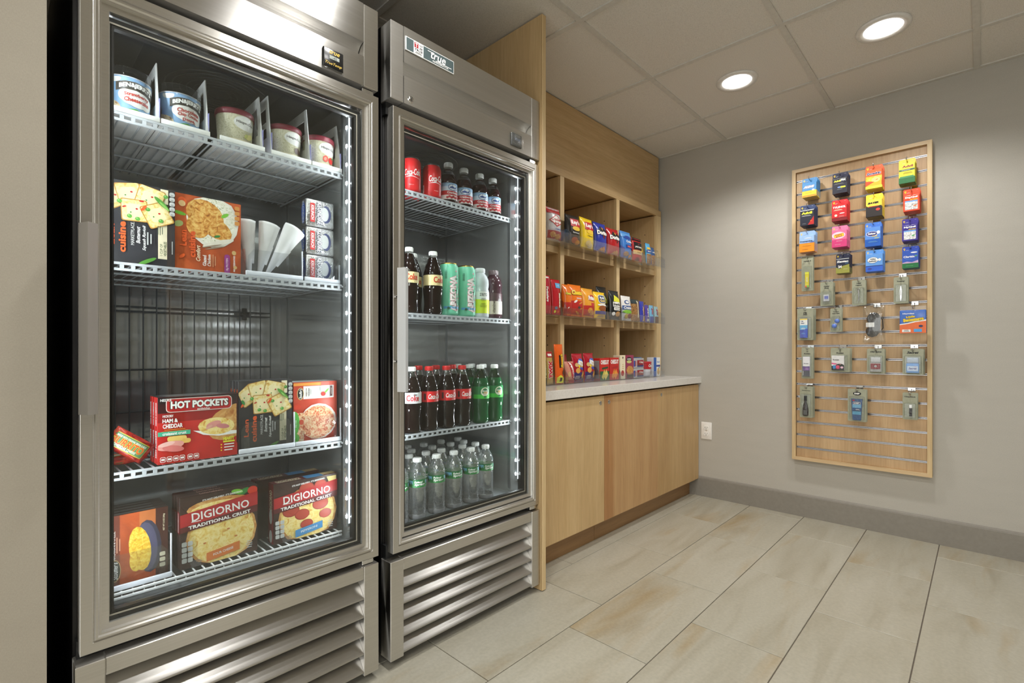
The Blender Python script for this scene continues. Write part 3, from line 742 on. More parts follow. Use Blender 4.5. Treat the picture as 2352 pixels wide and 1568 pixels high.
F_CHIP = food('chip_print', [(.3, (190, 110, 30)), (.6, (226, 156, 60)), (.75, (240, 190, 90))], 90)
F_SUN = food('sunburst_print', [(.3, (226, 92, 30)), (.5, (236, 190, 40)), (.65, (244, 230, 120))], 40)
_foil = NT('crinkled_foil'); _b = _foil.bsdf((.86, .86, .87, 1), .22, 1.)
_foil.bump(_foil.noise(_foil.coord((90, 90, 90)), 1, 3, .6, .8), _b, .6, .004); M_FOIL = _foil.m
def C(c): 
    if isinstance(c, str): return pm(K[c], .42)
    if isinstance(c, tuple): return pm(c, .42)
    return c
def art(P, W, H, ops, grid=1, lim=None):
    """ops in fractions of the face, radii and text boxes in widths; shapes are trimmed at the face's edges"""
    if grid > 1: P.maxe = .009
    P.lim = lim or (-W/2+.0003, W/2-.0003, .0003, H-.0003)
    for o in ops:
        k = o[0]
        if k == 'r': 
            P.r((o[1]-.5)*W, o[2]*H, (o[3]-.5)*W, o[4]*H, C(o[5]), o[6] if len(o) > 6 else 1)
        elif k == 'q': P.rr((o[1]-.5)*W, o[2]*H, (o[3]-.5)*W, o[4]*H, o[5]*W, C(o[6]), o[7] if len(o) > 7 else 0)
        elif k == 'e': P.e((o[1]-.5)*W, o[2]*H, o[3]*W, o[4]*W, C(o[5]), rot=o[6] if len(o) > 6 else 0, rows=2 if grid > 1 else 1)
        elif k == 'p': P.p([((a-.5)*W, b*H) for a, b in o[1]], C(o[2]))
        elif k == 't':
            q = dict(o[7]) if len(o) > 7 else {}
            if 'out' in q: q['out'] = C(q['out'])
            if 'arc' in q: q['arc'] *= W
            P.tx(o[1], (o[2]-.5)*W, o[3]*H, o[4]*W, o[5]*W, C(o[6]), **q)
        elif k == 'l': P.lines((o[1]-.5)*W, o[2]*H, o[3]*W, o[4], o[5]*W, C(o[6]), rot=o[7] if len(o) > 7 else 0)
def grid_rect(P, u0, v0, u1, v1, mat, n):
    m = max(1, n); pts = [(u0+(u1-u0)*i/n, v0+(v1-v0)*j/m) for j in range(m+1) for i in range(n+1)]
    P._p(P.g, pts, [(j*(n+1)+i, j*(n+1)+i+1, (j+1)*(n+1)+i+1, (j+1)*(n+1)+i) for j in range(m) for i in range(n)], mat)
R90 = {'rot': PI/2}; R90I = {'rot': PI/2, 'shear': .3}

# ------------------------------------------------------------------ cartons (front face at -y, origin at base middle of the front)
def carton(name, W, H, Dp, ops, body, loc, label, cat='carton', group=None, side=None, top=None, rz=0):
    o = MB().rbox((-W/2, 0, 0), (W/2, Dp, H), .0012, C(body), 1, False).build(name, loc=loc, rz=rz); tag(o, label, cat, group)
    P = Print(FRONT()); art(P, W, H, ops); P.done(o)
    if side:
        P = Print(flat((-W/2, Dp/2, 0), (0, -1, 0), (0, 0, 1), (-1, 0, 0))); art(P, Dp, H, side); P.done(o, 'side_print', 'side_lettering')
    if top:
        P = Print(flat((0, 0, H), (1, 0, 0), (0, 1, 0), (0, 0, 1))); art(P, W, Dp, top); P.done(o, 'top_print', 'top_lettering')
    return o
def again(o, loc, label, keep=('side_print', 'side_lettering', 'top_print', 'top_lettering'), all_=False):
    c = o.copy(); COL.objects.link(c); c.location = loc; c['label'] = label
    for ch in o.children:
        if all_ or ch.name.split('.')[0] in keep:
            d = ch.copy(); COL.objects.link(d); d.parent = c
    return c

# ---------------- freezer, second shelf: meal cartons, cones, foil bars
def ravioli_ops():
    o = [('r', 0, 0, 1, 1, 'ch'), ('r', .78, .0, .93, .98, (44, 44, 48)), ('r', .755, .10, .885, .60, 'cr'), ('r', .79, .80, .90, .985, 'cr')]
    for x, y, s, r in ((.15, .79, .17, .6), (.36, .86, .17, .25), (.64, .84, .19, -.25), (.43, .66, .18, .05), (.74, .645, .19, .45)):
        o += [('q', x-s, y-s*.75, x+s, y+s*.75, .03, (188, 138, 62), r), ('q', x-s*.93, y-s*.69, x+s*.93, y+s*.69, .03, F_PASTA, r), ('q', x-s*.58, y-s*.42, x+s*.58, y+s*.42, .04, (238, 224, 176), r)]
        o += [('e', x+.03, y+.02, .018, .014, 'r'), ('e', x-.05, y-.03, .011, .011, 'g')]
    for x, y in ((.23, .745), (.47, .56), (.61, .695), (.79, .575), (.86, .89), (.36, .58)): o += [('e', x, y, .034, .032, (92, 160, 70)), ('e', x-.01, y+.008, .012, .01, (150, 204, 120))]
    o += [('e', .80, .80, .14, .035, (86, 150, 60), -.75), ('e', .84, .765, .10, .018, (140, 194, 96), -.75), ('e', .06, .66, .05, .02, 'or_', 1.), ('e', .55, .70, .06, .022, 'or_', .9), ('e', .29, .685, .03, .012, 'r', .4), ('e', .52, .78, .035, .015, 'r')]
    o += [('e', .07, .70, .05, .025, 'g', -1.1), ('e', .60, .05, .14, .03, (90, 150, 60), .5)]
    o += [('t', 'Lean', .125, .335, .33, .085, 'or_', R90), ('t', 'cuisine', .265, .315, .50, .095, 'or_', {'rot': PI/2, 'bold': .035}), ('t', 'MARKETPLACE.', .40, .37, .38, .045, 'w', {'rot': PI/2, 'bold': .0}),
          ('t', 'Butternut', .475, .36, .28, .055, 'w', R90I), ('t', 'Squash Ravioli', .56, .33, .42, .055, 'w', R90I), ('l', .64, .33, .22, 2, -.045, 'lgy', PI/2),
          ('t', '1 CUP OF', .793, .21, .20, .036, (92, 104, 70), R90), ('t', 'VEGETABLES', .848, .225, .25, .042, (72, 90, 60), {'rot': PI/2, 'bold': .03}), ('l', .80, .45, .16, 3, -.03, (90, 100, 80), PI/2), ('l', .955, .25, .3, 1, .03, 'lgy', PI/2)]
    for k in range(5): o += [('q', .905, .90-.062*k, .985, .955-.062*k, .03, 'lgy'), ('l', .945, .915-.062*k, .05, 2, .022, 'gy')]
    return o
SP_R = [('t', 'Lean cuisine', .5, .6, 5.0, .55, 'or_', R90), ('l', .3, .2, 1.6, 2, -.3, 'lgy', PI/2)]
S2 = 1.1938
rav = carton('frozen_meal_carton', .142, .192, .022, ravioli_ops(), 'ch', (.1250, .124, S2), 'dark frozen ravioli carton standing upright on the second freezer shelf', group='ravioli cartons', side=SP_R)
chk = carton('frozen_meal_carton', .1515, .192, .030, [('r', 0, 0, 1, 1, F_WOODP), ('e', .10, .90, .06, .07, 'or_'), ('e', .07, .74, .09, .03, 'lg', -.2), ('e', .05, .60, .07, .05, (176, 190, 120), .4), ('e', .10, .87, .05, .05, (236, 196, 140)),
    ('e', .56, .70, .40, .46, (226, 222, 210)), ('e', .55, .71, .36, .42, F_RICE), ('e', .44, .76, .30, .25, F_CHICK, -.6), ('e', .58, .62, .30, .17, F_CHICK, -.55), ('e', .33, .60, .17, .2, F_CHICK, .2), ('e', .74, .80, .07, .03, 'lg', .6), ('e', .62, .50, .05, .02, 'g', .3),
    ('e', .64, .41, .26, .045, (226, 220, 204), .35), ('e', .54, .36, .16, .012, (150, 130, 110), .3), ('e', .58, .34, .16, .012, (150, 130, 110), .3),
    ('q', .73, .0, .82, .27, .04, (150, 56, 130)), ('t', 'Lean', .115, .42, .26, .095, 'or_', R90), ('t', 'cuisine', .245, .35, .44, .095, 'or_', {'rot': PI/2, 'bold': .035}), ('e', .10, .18, .05, .025, 'or_', .8),
    ('t', 'Comfort', .33, .24, .27, .065, 'cr', R90I), ('t', 'Glazed', .425, .15, .18, .055, 'w', R90), ('t', 'Chicken', .495, .16, .20, .055, 'w', R90), ('l', .58, .16, .22, 3, -.035, (210, 150, 110), PI/2),
    ('t', '18g PROTEIN', .775, .13, .22, .045, (232, 200, 226), R90), ('t', 'NO PRESERVATIVES', .885, .15, .28, .03, 'w', R90), ('e', .88, .30, .035, .04, 'tan'), ('e', .90, .10, .03, .03, 'tan')]
    + [('q', .89, .90-.07*k, .97, .955-.07*k, .02, (206, 140, 70)) for k in range(4)], F_WOODP, (.2735, .134, S2), 'rust red glazed chicken meal carton beside the ravioli carton on the second shelf', group=None)
def clear_tray(x0, x1, y0, z0, h, depth, label, fin=None, cat='tray', lip=.013, group='clear organizer trays'):
    W = x1-x0; o = empty('organizer_tray', ((x0+x1)/2, y0, z0), label, cat, group)
    lipm = pm((226, 230, 240), .3)
    MB().box((-W/2, 0, 0), (W/2, depth, .0018), M_CLEAR).build('base', o)
    MB().rbox((-W/2, -.004, 0), (W/2, .001, lip), .002, lipm).build('front_lip', o)
    pts = [(-W/2+.006, lip), (W/2-.006, lip), (W/2-.006, h-.02), (W/2-.02, h), (-W/2+.02, h), (-W/2+.006, h-.02)]
    MB().prism(pts, 1, -.002, -.0005, M_CLEAR).build('front_guard', o)
    for x in (-W/2+.02, W/2-.02): MB().rbox((x-.006, -.0035, lip), (x+.006, -.0022, lip+.03), .001, M_CLEAR).build('guard_clip', o)
    MB().prism([(0, .002), (depth, .002), (depth, h), (.006, h), (0, h-.02)], 0, -W/2, -W/2+.0016, M_CLEAR).build('side_wall', o)
    MB().prism([(0, .002), (depth, .002), (depth, h), (.006, h), (0, h-.02)], 0, W/2-.0016, W/2, M_CLEAR).build('side_wall', o)
    if fin:
        MB().rbox((W/2-.0035, -.002, .002), (W/2-.0002, .004, fin), .0012, lipm).build('side_edge', o)
    return o
clear_tray(.3535, .5085, .112, S2, .072, .30, 'clear plastic tray holding the paper wrapped cones on the second shelf', .085)
clear_tray(.5125, .6235, .112, S2, .060, .30, 'clear plastic tray holding the stack of foil wrapped bars', .06)
M_PAPER = food('white_paper_wrap', [(.3, (222, 222, 224)), (.7, (240, 240, 240))], 12, .7)
def cone(tip, top, r, label):
    a, b = Vector(tip), Vector(top); L = (b-a).length
    m = MB(); prof = [(0, 0), (.004, .004), (r*.5, L*.5), (r*.97, L*.96), (r, L*1.0), (r*.75, L*1.02), (r*.3, L*1.015), (0, L*1.01)]
    m.lathe(prof, M_PAPER, 14)
    rd = random.Random(label)
    m.v = [(x*(1+.05*rd.uniform(-1, 1)), y*.62, z) for x, y, z in m.v]
    o = m.build('ice_cream_cone', loc=tip); o.rotation_mode = 'QUATERNION'; o.rotation_quaternion = Vector((0, 0, 1)).rotation_difference((b-a).normalized())
    tag(o, label, 'cone', 'paper wrapped cones')
    s = MB(); 
    fl_ = [(r*.985*(t) * math.sin(.5), -r*.985*t*math.cos(.5)*.62-.0008, L*t) for t in (.25, .6, .96)]
    for p, q in zip(fl_, fl_[1:]): s.poly([p, (p[0]+.010, p[1]+.002, p[2]), (q[0]+.012, q[1]+.003, q[2]), q], M_PAPER)
    s.build('paper_flap', o)
cone((.3895, .185, S2+.004), (.3745, .185, S2+.163), .0285, 'white paper wrapped cone leaning toward the chicken carton')
cone((.4030, .160, S2+.004), (.4330, .160, S2+.158), .0295, 'white paper wrapped cone between the two other cones')
cone((.4120, .134, S2+.004), (.4950, .134, S2+.150), .0320, 'white paper wrapped cone leaning far over toward the foil bars')
zb_ = S2+.004
bar_ops = [('r', .14, .16, .30, .84, 'r'), ('t', 'KRUNCH', .22, .5, .50, .10, 'w', {'rot': -PI/2, 'bold': .03, 'shear': .12}), ('e', .70, .5, .17, .30, 'nb'), ('e', .64, .5, .15, .24, 'lgy'), ('t', 'KLONDIKE', .46, .5, .74, .16, 'w', {'rot': -PI/2, 'bold': .03, 'out': 'nb'}), ('l', .90, .5, .4, 1, .03, 'gy', PI/2)]
kb = None
for k, w in enumerate(('bottom', 'middle', 'top')):
    lb = 'foil wrapped ice cream bar with blue and red lettering, %s of its stack' % w
    if kb is None:
        m = MB().rbox((-.0445, 0, 0), (.0445, .034, .083), .006, M_FOIL, 2); rd = random.Random(3)
        m.v = [(x+rd.uniform(-.0008, .0008), y+rd.uniform(-.0004, .0004), z) for x, y, z in m.v]
        kb = m.build('ice_cream_bar', loc=(.5755, .142, zb_)); tag(kb, lb, 'ice cream bar', 'foil wrapped bars')
        P = Print(FRONT(-.0006)); art(P, .089, .083, bar_ops); P.done(kb)
        P = Print(flat((-.0445, .017, 0), (0, -1, 0), (0, 0, 1), (-1, 0, 0)), lift=.0012); art(P, .034, .083, [('e', .5, .5, .35, 1., 'b'), ('t', 'KLONDIKE', .5, .5, 1.9, .4, 'lgy', {'rot': -PI/2})]); P.done(kb, 'side_print', 'side_lettering')
    else: again(kb, (.5755, .142, zb_+.0842*k), lb, all_=True)

# ---------------- freezer, top shelf: pint tubs in white trays
S1 = 1.5360
LAV = pm((150, 150, 206), .3)
def fin_tray(x0, x1, fins, label):
    W = x1-x0; cx = (x0+x1)/2; o = empty('pint_tray', (cx, .108, S1), label, 'tray', 'white pint trays')
    MB().box((-W/2, .0, 0), (W/2, .44, .002), WHITE).build('base', o)
    MB().rbox((-W/2, -.004, 0), (W/2, .0, .013), .0015, WHITE).build('front_lip', o)
    for fx, h, holes in fins:
        m = MB(); x = fx-cx; a, b = x-.0011, x+.0011
        m.prism([(.0005, .003), (.030, .003), (.040, h*.82), (.044, h), (.027, h), (.010, .07)], 0, a, b, WHITE)
        m.prism([(.041, h*.82), (.42, h*.82), (.42, h), (.044, h)], 0, a, b, WHITE)
        m.prism([(.031, .003), (.42, .003), (.42, .055), (.034, .055)], 0, a, b, WHITE)
        for q in ((.115, .135), (.215, .235), (.40, .42)): m.prism([(q[0], .055), (q[1], .055), (q[1], h*.82), (q[0], h*.82)], 0, a, b, WHITE)
        if holes: m.prism([(.036, .085), (.115, .085), (.115, .10), (.038, .10)], 0, a, b, WHITE)
        f = m.build('divider', o)
        MB().rbox((x+.0012, .002, .012), (x+.0030, .034, .062), .0006, LAV).build('clip', f)
fin_tray(.0545, .1620, [(.1600, .155, 0)], 'white tray with a tall divider under the strawberry cheesecake pint')
fin_tray(.1640, .2680, [(.2645, .155, 0)], 'white tray with a tall divider under the chocolate chip pint')
fin_tray(.2900, .4010, [(.3960, .160, 0)], 'white tray with a tall divider under the vanilla pint')
fin_tray(.4180, .5310, [(.4195, .172, 1), (.5290, .172, 1)], 'white tray with two round holed dividers under the chocolate pint')
fin_tray(.5330, .6262, [(.6235, .154, 0)], 'white tray with a tall divider under the strawberry pint')
def tub(x, label, ops, lidm, h, rb, rt, body, turn, clear=False):
    o = MB(); z0 = .0025
    o.lathe([(0, .004), (rb-.003, .004), (rb-.002, 0), (rb, .002), (rt, h)], body, 36); ob = o.build('ice_cream_tub', loc=(x, .1585, S1+z0)); tag(ob, label, 'ice cream tub', 'pint tubs of ice cream')
    if clear: MB().lathe([(rt+.0012, h-.003), (rt+.0018, h+.021), (rt+.0005, h+.023), (rt-.006, h+.0235), (0, h+.022)], M_CLEAR, 36).lathe([(rt+.0002, h-.0005), (rt+.001, h+.0012), (rt-.001, h+.0015), (0, h+.001)], pm((226, 226, 226)), 36).build('lid', ob, label='clear plastic lid')
    else: MB().lathe([(rt, h-.010), (rt+.0022, h-.010), (rt+.0024, h+.002), (rt+.0012, h+.005), (rt-.004, h+.005), (rt-.005, h+.002), (0, h+.002)], lidm, 36).build('lid', ob, label='burgundy lid')
    P = Print(wrap(lambda v: rb+(rt-rb)*max(0, min(1, v/h)), 0, turn), lift=.0005); art(P, .14, h, ops, 2, (-.13, .13, .001, h-.0035)); P.done(ob, 'wrap_print')
    return ob
SKY = (142, 182, 222)
def bj(flav, sc, extra):
    o = [('r', -.4, 0, 1.4, 1, SKY, 40), ('r', -.4, 0, 1.4, .10, 'dg', 40), ('p', [(.30, .0), (.42, .16), (.60, .22), (.80, .12), (.95, .0)], (88, 168, 70)), ('p', [(-.2, 0), (0, .14), (.16, .1), (.3, 0)], (70, 150, 60))]
    o += [('e', .30, .92, .10, .06, 'w'), ('e', .84, .85, .12, .05, 'w'), ('e', -.1, .85, .12, .06, 'w'), ('e', .60, .50, .22, .15, 'w'), ('e', .46, .52, .10, .10, 'w'), ('e', .76, .44, .12, .12, 'w'), ('e', .62, .36, .13, .07, 'w')]
    o += [('p', [(.33, .60), (.33, .82), (.45, .88), (.60, .90), (.76, .87), (.90, .79), (.90, .57), (.76, .655), (.60, .69), (.45, .67)], (74, 66, 54)), ('p', [(.345, .625), (.345, .80), (.46, .855), (.60, .875), (.75, .85), (.885, .77), (.885, .60), (.755, .68), (.60, .715), (.46, .695)], (52, 50, 46)),
          ('t', "BEN&JERRY'S", .615, .80, .48, .095, 'w', {'arc': .05, 'bold': .05})]
    for k, l in enumerate(flav): o.append(('t', l, .62, .565-.125*k, (.36, .34, .2)[k] if len(flav) == 3 else .36, .07, (190, 60, 50), {'arc': .015, 'bold': .03}))
    o += [('e', .20, .17, .20, .13, F_SCOOP), ('e', .16, .26, .13, .09, F_SCOOP)]+extra
    o += [('r', .62, .0, .82, .06, 'dg'), ('t', 'ICE CREAM', .72, .03, .15, .026, 'w')]
    return o
tub(.1085, 'blue clear lidded strawberry cheesecake ice cream pint in the first tray', bj(['Strawberry', 'Cheesecake'], 0, [('p', [(.0, .38), (.20, .42), (.24, .78), (.10, .86), (-.02, .80)], (226, 208, 150)), ('p', [(.0, .72), (.03, .50), (.07, .70), (.10, .48), (.14, .70), (.22, .62), (.20, .86), (.08, .93), (-.02, .84)], (176, 50, 36)), ('e', .08, .46, .06, .035, (176, 50, 36)), ('e', -.02, .18, .07, .06, 'r')]), None, .088, .0395, .0455, pm(SKY), -.12, True)
tub(.2135, 'blue clear lidded chocolate chip cookie dough ice cream pint in the second tray', bj(['Chocolate', 'Chip Cookie', 'Dough'], 0, [('e', .08, .52, .09, .15, (74, 46, 34), .4), ('e', .05, .74, .07, .09, (150, 104, 56))]), None, .088, .0395, .0455, pm(SKY), -.14, True)
M_LID = pm((122, 36, 52), .4)
def hd(fl, pic): return [('e', .58, .68, .23, .135, 'w'), ('t', 'Häagen-Dazs', .58, .69, .36, .062, (50, 40, 44), {'bold': .015}), ('r', .2, .05, .95, .2, 'cr', 10), ('t', fl, .58, .13, .26, .045, (90, 80, 66)), ('l', .58, .06, .14, 1, .03, 'gy')]+pic
tub(.3415, 'cream vanilla ice cream pint with burgundy lid', hd('VANILLA', [('e', .66, .34, .10, .05, (236, 226, 150), .5), ('e', .58, .33, .05, .03, (196, 200, 120), 1.)]), M_LID, .092, .0400, .0455, F_CREAM, .12)
tub(.4740, 'cream chocolate ice cream pint with burgundy lid', hd('CHOCOLATE', [('e', .63, .34, .07, .06, (70, 44, 32), .6), ('e', .70, .32, .06, .05, (92, 58, 40))]), M_LID, .092, .0400, .0455, F_CREAM, .10)
tub(.5755, 'cream strawberry ice cream pint with burgundy lid', hd('STRAWBERRY', [('e', .50, .35, .06, .07, (206, 60, 50), -.4), ('e', .65, .34, .08, .07, (190, 40, 40), .3), ('e', .68, .42, .04, .015, 'g', .5), ('e', .49, .35, .03, .04, (236, 150, 130), -.4)]), M_LID, .092, .0400, .0455, F_CREAM, .10)

# ---------------- freezer, third shelf
S3 = .7138
hp_ops = [('r', 0, 0, 1, 1, (196, 44, 38)), ('r', 0, .62, 1, 1, (150, 30, 30)), ('r', 0, .76, 1, 1, (58, 24, 26)), ('r', 0, .90, 1, 1, (36, 24, 26)),
    ('e', .93, .55, .36, .24, (206, 150, 84), .45), ('e', .94, .53, .33, .21, F_CRUST, .45), ('p', [(.42, .46), (.55, .38), (.75, .34), (1., .35), (1., .40), (.7, .42)], 'w'), ('e', .72, .50, .24, .125, F_CHEESE, -.06), ('e', .68, .53, .10, .045, (222, 150, 140), .3), ('e', .80, .49, .09, .035, (206, 130, 130), -.2), ('e', .62, .49, .05, .02, (226, 170, 150), .5), ('p', [(.985, .2), (1, .2), (1, .99), (.985, .99)], (58, 24, 26)),
    ('q', .095, .765, .92, .975, .05, (236, 214, 206)), ('q', .105, .775, .91, .965, .045, (176, 28, 34)), ('t', 'HOT POCKETS', .51, .875, .72, .105, 'w', {'bold': .05, 'out': 'k'}), ('t', 'sandwiches', .55, .795, .16, .028, 'w'), ('t', 'NESTLE', .095, .955, .13, .036, 'w', {'bold': .03}),
    ('t', 'HICKORY', .12, .715, .125, .035, 'w', {'bold': .03}), ('t', 'HAM &', .145, .645, .18, .055, 'w', {'bold': .04}), ('t', 'CHEDDAR', .175, .565, .235, .06, 'w', {'bold': .04}), ('l', .20, .505, .33, 2, .022, (230, 150, 60)), ('r', 0, .42, .385, .485, (70, 176, 140)), ('t', 'croissant crust', .195, .452, .28, .04, 'w', {'bold': .03}),
    ('q', .11, .33, .34, .41, .03, (236, 200, 110)), ('q', .28, .29, .39, .36, .03, (230, 186, 96)), ('e', .15, .27, .16, .06, (232, 160, 150), .15), ('e', .18, .225, .13, .045, (214, 120, 116), -.15), ('e', .10, .30, .10, .03, (240, 190, 180), .2),
    ('t', 'HEARTY', .875, .285, .15, .05, 'ly', {'bold': .05}), ('r', .80, .225, .955, .25, 'ly'), ('l', .88, .185, .18, 1, .04, 'w'), ('l', .88, .14, .18, 1, .04, 'w'), ('l', .87, .095, .15, 1, .04, 'w')]+[('e', .775, .195-.045*k, .010, .010, 'y') for k in range(3)]
for k in range(6): hp_ops += [('q', .025+.075*k+(.02 if k > 3 else 0), .035, .09+.075*k+(.02 if k > 3 else 0), .115, .018, (240, 226, 220)), ('q', .031+.075*k+(.02 if k > 3 else 0), .043, .084+.075*k+(.02 if k > 3 else 0), .107, .015, (180, 36, 36)), ('r', .037+.075*k+(.02 if k > 3 else 0), .06, .078+.075*k+(.02 if k > 3 else 0), .09, 'w')]
hp = carton('sandwich_carton', .1765, .163, .0235, hp_ops, (186, 38, 34), (.2465, .115, S3), 'red ham and cheddar sandwich carton, front one of its three', group='red sandwich cartons', side=[('t', 'HAM & CHEDDAR', .45, .75, 2.4, .4, 'w', {'rot': PI/2, 'bold': .04}), ('t', 'HOT POCKETS', .45, .30, 2.8, .5, 'w', {'rot': PI/2, 'bold': .05})], top=[('r', 0, 0, 1, 1, (58, 56, 58)), ('r', .1, .4, .8, .6, 'lgy')])
again(hp, (.2460, .1395, S3), 'red ham and cheddar sandwich carton, second of its three from the glass')
again(hp, (.2450, .1640, S3), 'red ham and cheddar sandwich carton, last of its three from the glass')
X3 = .4098
rav2 = again(rav, (X3, .1205, S3+.0022), 'dark frozen ravioli carton on the third freezer shelf, front one of its three', all_=True)
again(rav, (X3+.0005, .1435, S3+.0022), 'dark frozen ravioli carton on the third freezer shelf, second of its three from the glass')
again(rav, (X3-.0005, .1665, S3+.0022), 'dark frozen ravioli carton on the third freezer shelf, last of its three from the glass')
las = carton('lasagna_carton', .134, .181, .036, [('r', 0, 0, 1, 1, (190, 62, 36)), ('r', .0, .94, .62, .985, (226, 150, 60)), ('r', .22, .72, .92, .93, (232, 230, 224)), ('e', .155, .81, .075, .135, (226, 196, 130)), ('e', .155, .81, .064, .122, 'k'), ('t', "Stouffer's", .155, .81, .21, .062, 'w', R90I), ('t', 'lasagna with', .285, .83, .18, .03, (90, 40, 34), R90), ('t', 'meat & sauce', .335, .83, .18, .03, (90, 40, 34), R90), ('l', .39, .83, .16, 4, -.022, 'lgy', PI/2),
    ('e', .64, .875, .055, .055, (206, 208, 204)), ('e', .67, .79, .055, .05, (190, 44, 34)), ('e', .75, .84, .07, .02, 'lg', .8), ('r', .83, .745, .885, .92, (70, 22, 26)), ('t', 'satisfying', .857, .83, .14, .022, 'cr', R90),
    ('e', .56, .34, .42, .40, (232, 226, 216)), ('e', .54, .33, .40, .37, F_LASAGNA), ('r', .0, .0, .22, .5, F_LASAGNA), ('e', .08, .60, .09, .06, (206, 60, 36)), ('e', .02, .34, .11, .26, (88, 176, 70)), ('e', .03, .10, .10, .10, (88, 176, 70)), ('t', 'try me', .05, .33, .16, .035, 'w', R90), ('e', .17, .35, .05, .06, (206, 70, 40)), ('l', .92, .3, .3, 2, .03, (226, 150, 120), PI/2)], (182, 56, 34), (.5553, .130, S3+.0022), 'red boxed lasagna meal standing against the freezer wall, front one', group='lasagna cartons', top=[('r', 0, 0, 1, 1, 'lgy'), ('r', .1, .3, .7, .5, 'gy')])
again(las, (.5553, .1675, S3+.0022), 'red boxed lasagna meal standing behind the front lasagna box')
clear_tray(.3357, .4845, .1095, S3, .083, .30, 'clear plastic tray with white side edge holding the ravioli cartons of the third shelf', .10)
clear_tray(.4852, .6255, .1095, S3, .085, .30, 'clear plastic tray with white side edge holding the lasagna boxes', .10)
def pouch(name, W, H, D, mats, loc, rot, label, cat, group, ops, seam=.10):
    """pillow pack: printed middle, flat crimped ends"""
    o = bag_mesh(W, H, D, mats, ends='x').build(name, loc=loc); o.rotation_euler = rot; tag(o, label, cat, group)
    P = Print(lambda u, v, d: (u, -bag_d(u/(W*.44), v/(H/2)*.9, D)-d, v), lift=.001); 
    art(P, W, H, ops, 8, (-W*.44, W*.44, -H/2, H/2)); P.done(o)
    return o
def bag_d(a, b, D):
    a = max(-1, min(1, a)); b = max(-1, min(1, b))
    return D/2*((1-abs(a)**2.4)**.55)*((1-abs(b)**2.6)**.6)+.0004
def bag_mesh(W, H, D, mat, ends='z', nx=12, nz=14, seed=1, crimp=.06):
    m = MB(); rd = random.Random(seed)
    g = {}
    for side in (-1, 1):
        for j in range(nz+1):
            for i in range(nx+1):
                u, v = i/nx*2-1, j/nz*2-1
                if ends == 'z':
                    z = (v+1)/2*H; x = u*W/2*(1-.05*(1-v*v)); dd = bag_d(u*.999, v/(1-2*crimp), D) if abs(v) < 1-2*crimp else .0005
                else:
                    z = v*H/2; x = u*W/2; dd = bag_d(u/.88, v*.97, D)
                dd += (rd.uniform(-.0012, .0012) if 1 < i < nx-1 and 1 < j < nz-1 else 0)*min(1, D/.03)
                g[side, i, j] = m.vs([(x, side*dd, z)])[0]
    for side in (-1, 1):
        for j in range(nz):
            for i in range(nx):
                q = [g[side, i, j], g[side, i+1, j], g[side, i+1, j+1], g[side, i, j+1]]
                m.face(q if side < 0 else q[::-1], mat, True)
    for j in range(nz):
        for i, s in ((0, 1), (nx, -1)):
            q = [g[-1, i, j], g[-1, i, j+1], g[1, i, j+1], g[1, i, j]]; m.face(q if s > 0 else q[::-1], mat)
    for i in range(nx):
        for j, s in ((0, -1), (nz, 1)):
            q = [g[-1, i, j], g[-1, i+1, j], g[1, i+1, j], g[1, i, j]]; m.face(q if s > 0 else q[::-1], mat)
    return m
M_BUR = food('patterned_red_film', [(.35, (110, 22, 20)), (.55, (176, 44, 30)), (.68, (60, 90, 50))], 60, .25)
bur_ops = [('r', .02, -.33, .90, .33, (206, 180, 60)), ('r', .03, -.30, .89, .30, (88, 128, 88)), ('t', 'BURRITO', .45, -.02, .78, .19, (200, 70, 36), {'bold': .02, 'out': (206, 180, 60)}), ('t', 'MADE WITH ORGANIC BEANS & RICE', .47, .20, .74, .05, 'w'), ('t', 'CHEDDAR CHEESE', .44, -.21, .55, .06, 'w'), ('l', .42, -.29, .4, 1, .04, 'lgy')]
pouch('burrito_pack', .090, .051, .026, M_BUR, (.1062, .128, S3+.0545), (0, .66, 0), 'red and green foil burrito pack leaning diagonally on the third shelf', 'burrito', 'burrito packs', bur_ops)
pouch('burrito_pack', .090, .051, .024, M_BUR, (.1035, .190, S3+.0135), (-PI/2, 0, .05), 'red and green foil burrito pack lying flat behind the leaning one', 'burrito', 'burrito packs', bur_ops)

# ---------------- freezer, bottom rack
S4 = .4392
mac = carton('frozen_meal_carton', .128, .164, .024, [('r', 0, 0, 1, 1, F_WOODP), ('r', 0, 0, .26, 1, (120, 52, 34)), ('r', .80, 0, 1, 1, (70, 36, 30)), ('r', .0, .0, .12, .08, 'r'), ('r', .55, .75, .8, 1, (190, 110, 60)), ('e', .69, .47, .20, .50, (58, 56, 74), .06), ('e', .66, .47, .17, .46, (84, 82, 108), .06), ('e', .56, .46, .165, .42, F_MAC, .12), ('e', .50, .30, .10, .2, F_MAC),
    ('t', 'MACARONI & CHEESE', .17, .58, .52, .05, 'w', R90), ('l', .25, .58, .3, 2, -.04, (220, 160, 130), PI/2), ('e', .19, .22, .085, .20, 'tan'), ('e', .19, .22, .075, .185, 'k'), ('t', "Stouffer's", .19, .22, .32, .08, 'w', R90I), ('t', 'NET WT 12 OZ (340g)', .93, .78, .32, .035, 'cr', R90)]+[('q', .86, .12+.08*k, .95, .18+.08*k, .02, 'cr') for k in range(3)], (84, 44, 34), (.1205, .137, S4+.0022), 'brown macaroni and cheese carton on the bottom rack, front one of its four', group='macaroni cartons', top=[('r', 0, 0, 1, 1, (60, 50, 48)), ('r', .1, .3, .8, .5, 'gy')])
for k, w in enumerate(('second', 'third', 'last')): again(mac, (.1205+.0004*k, .162+.025*k, S4+.0022), 'brown macaroni and cheese carton on the bottom rack, %s of its four from the glass' % w)
clear_tray(.0545, .1875, .1125, S4, .082, .30, 'clear plastic tray with white side edge holding the macaroni cartons', .105)
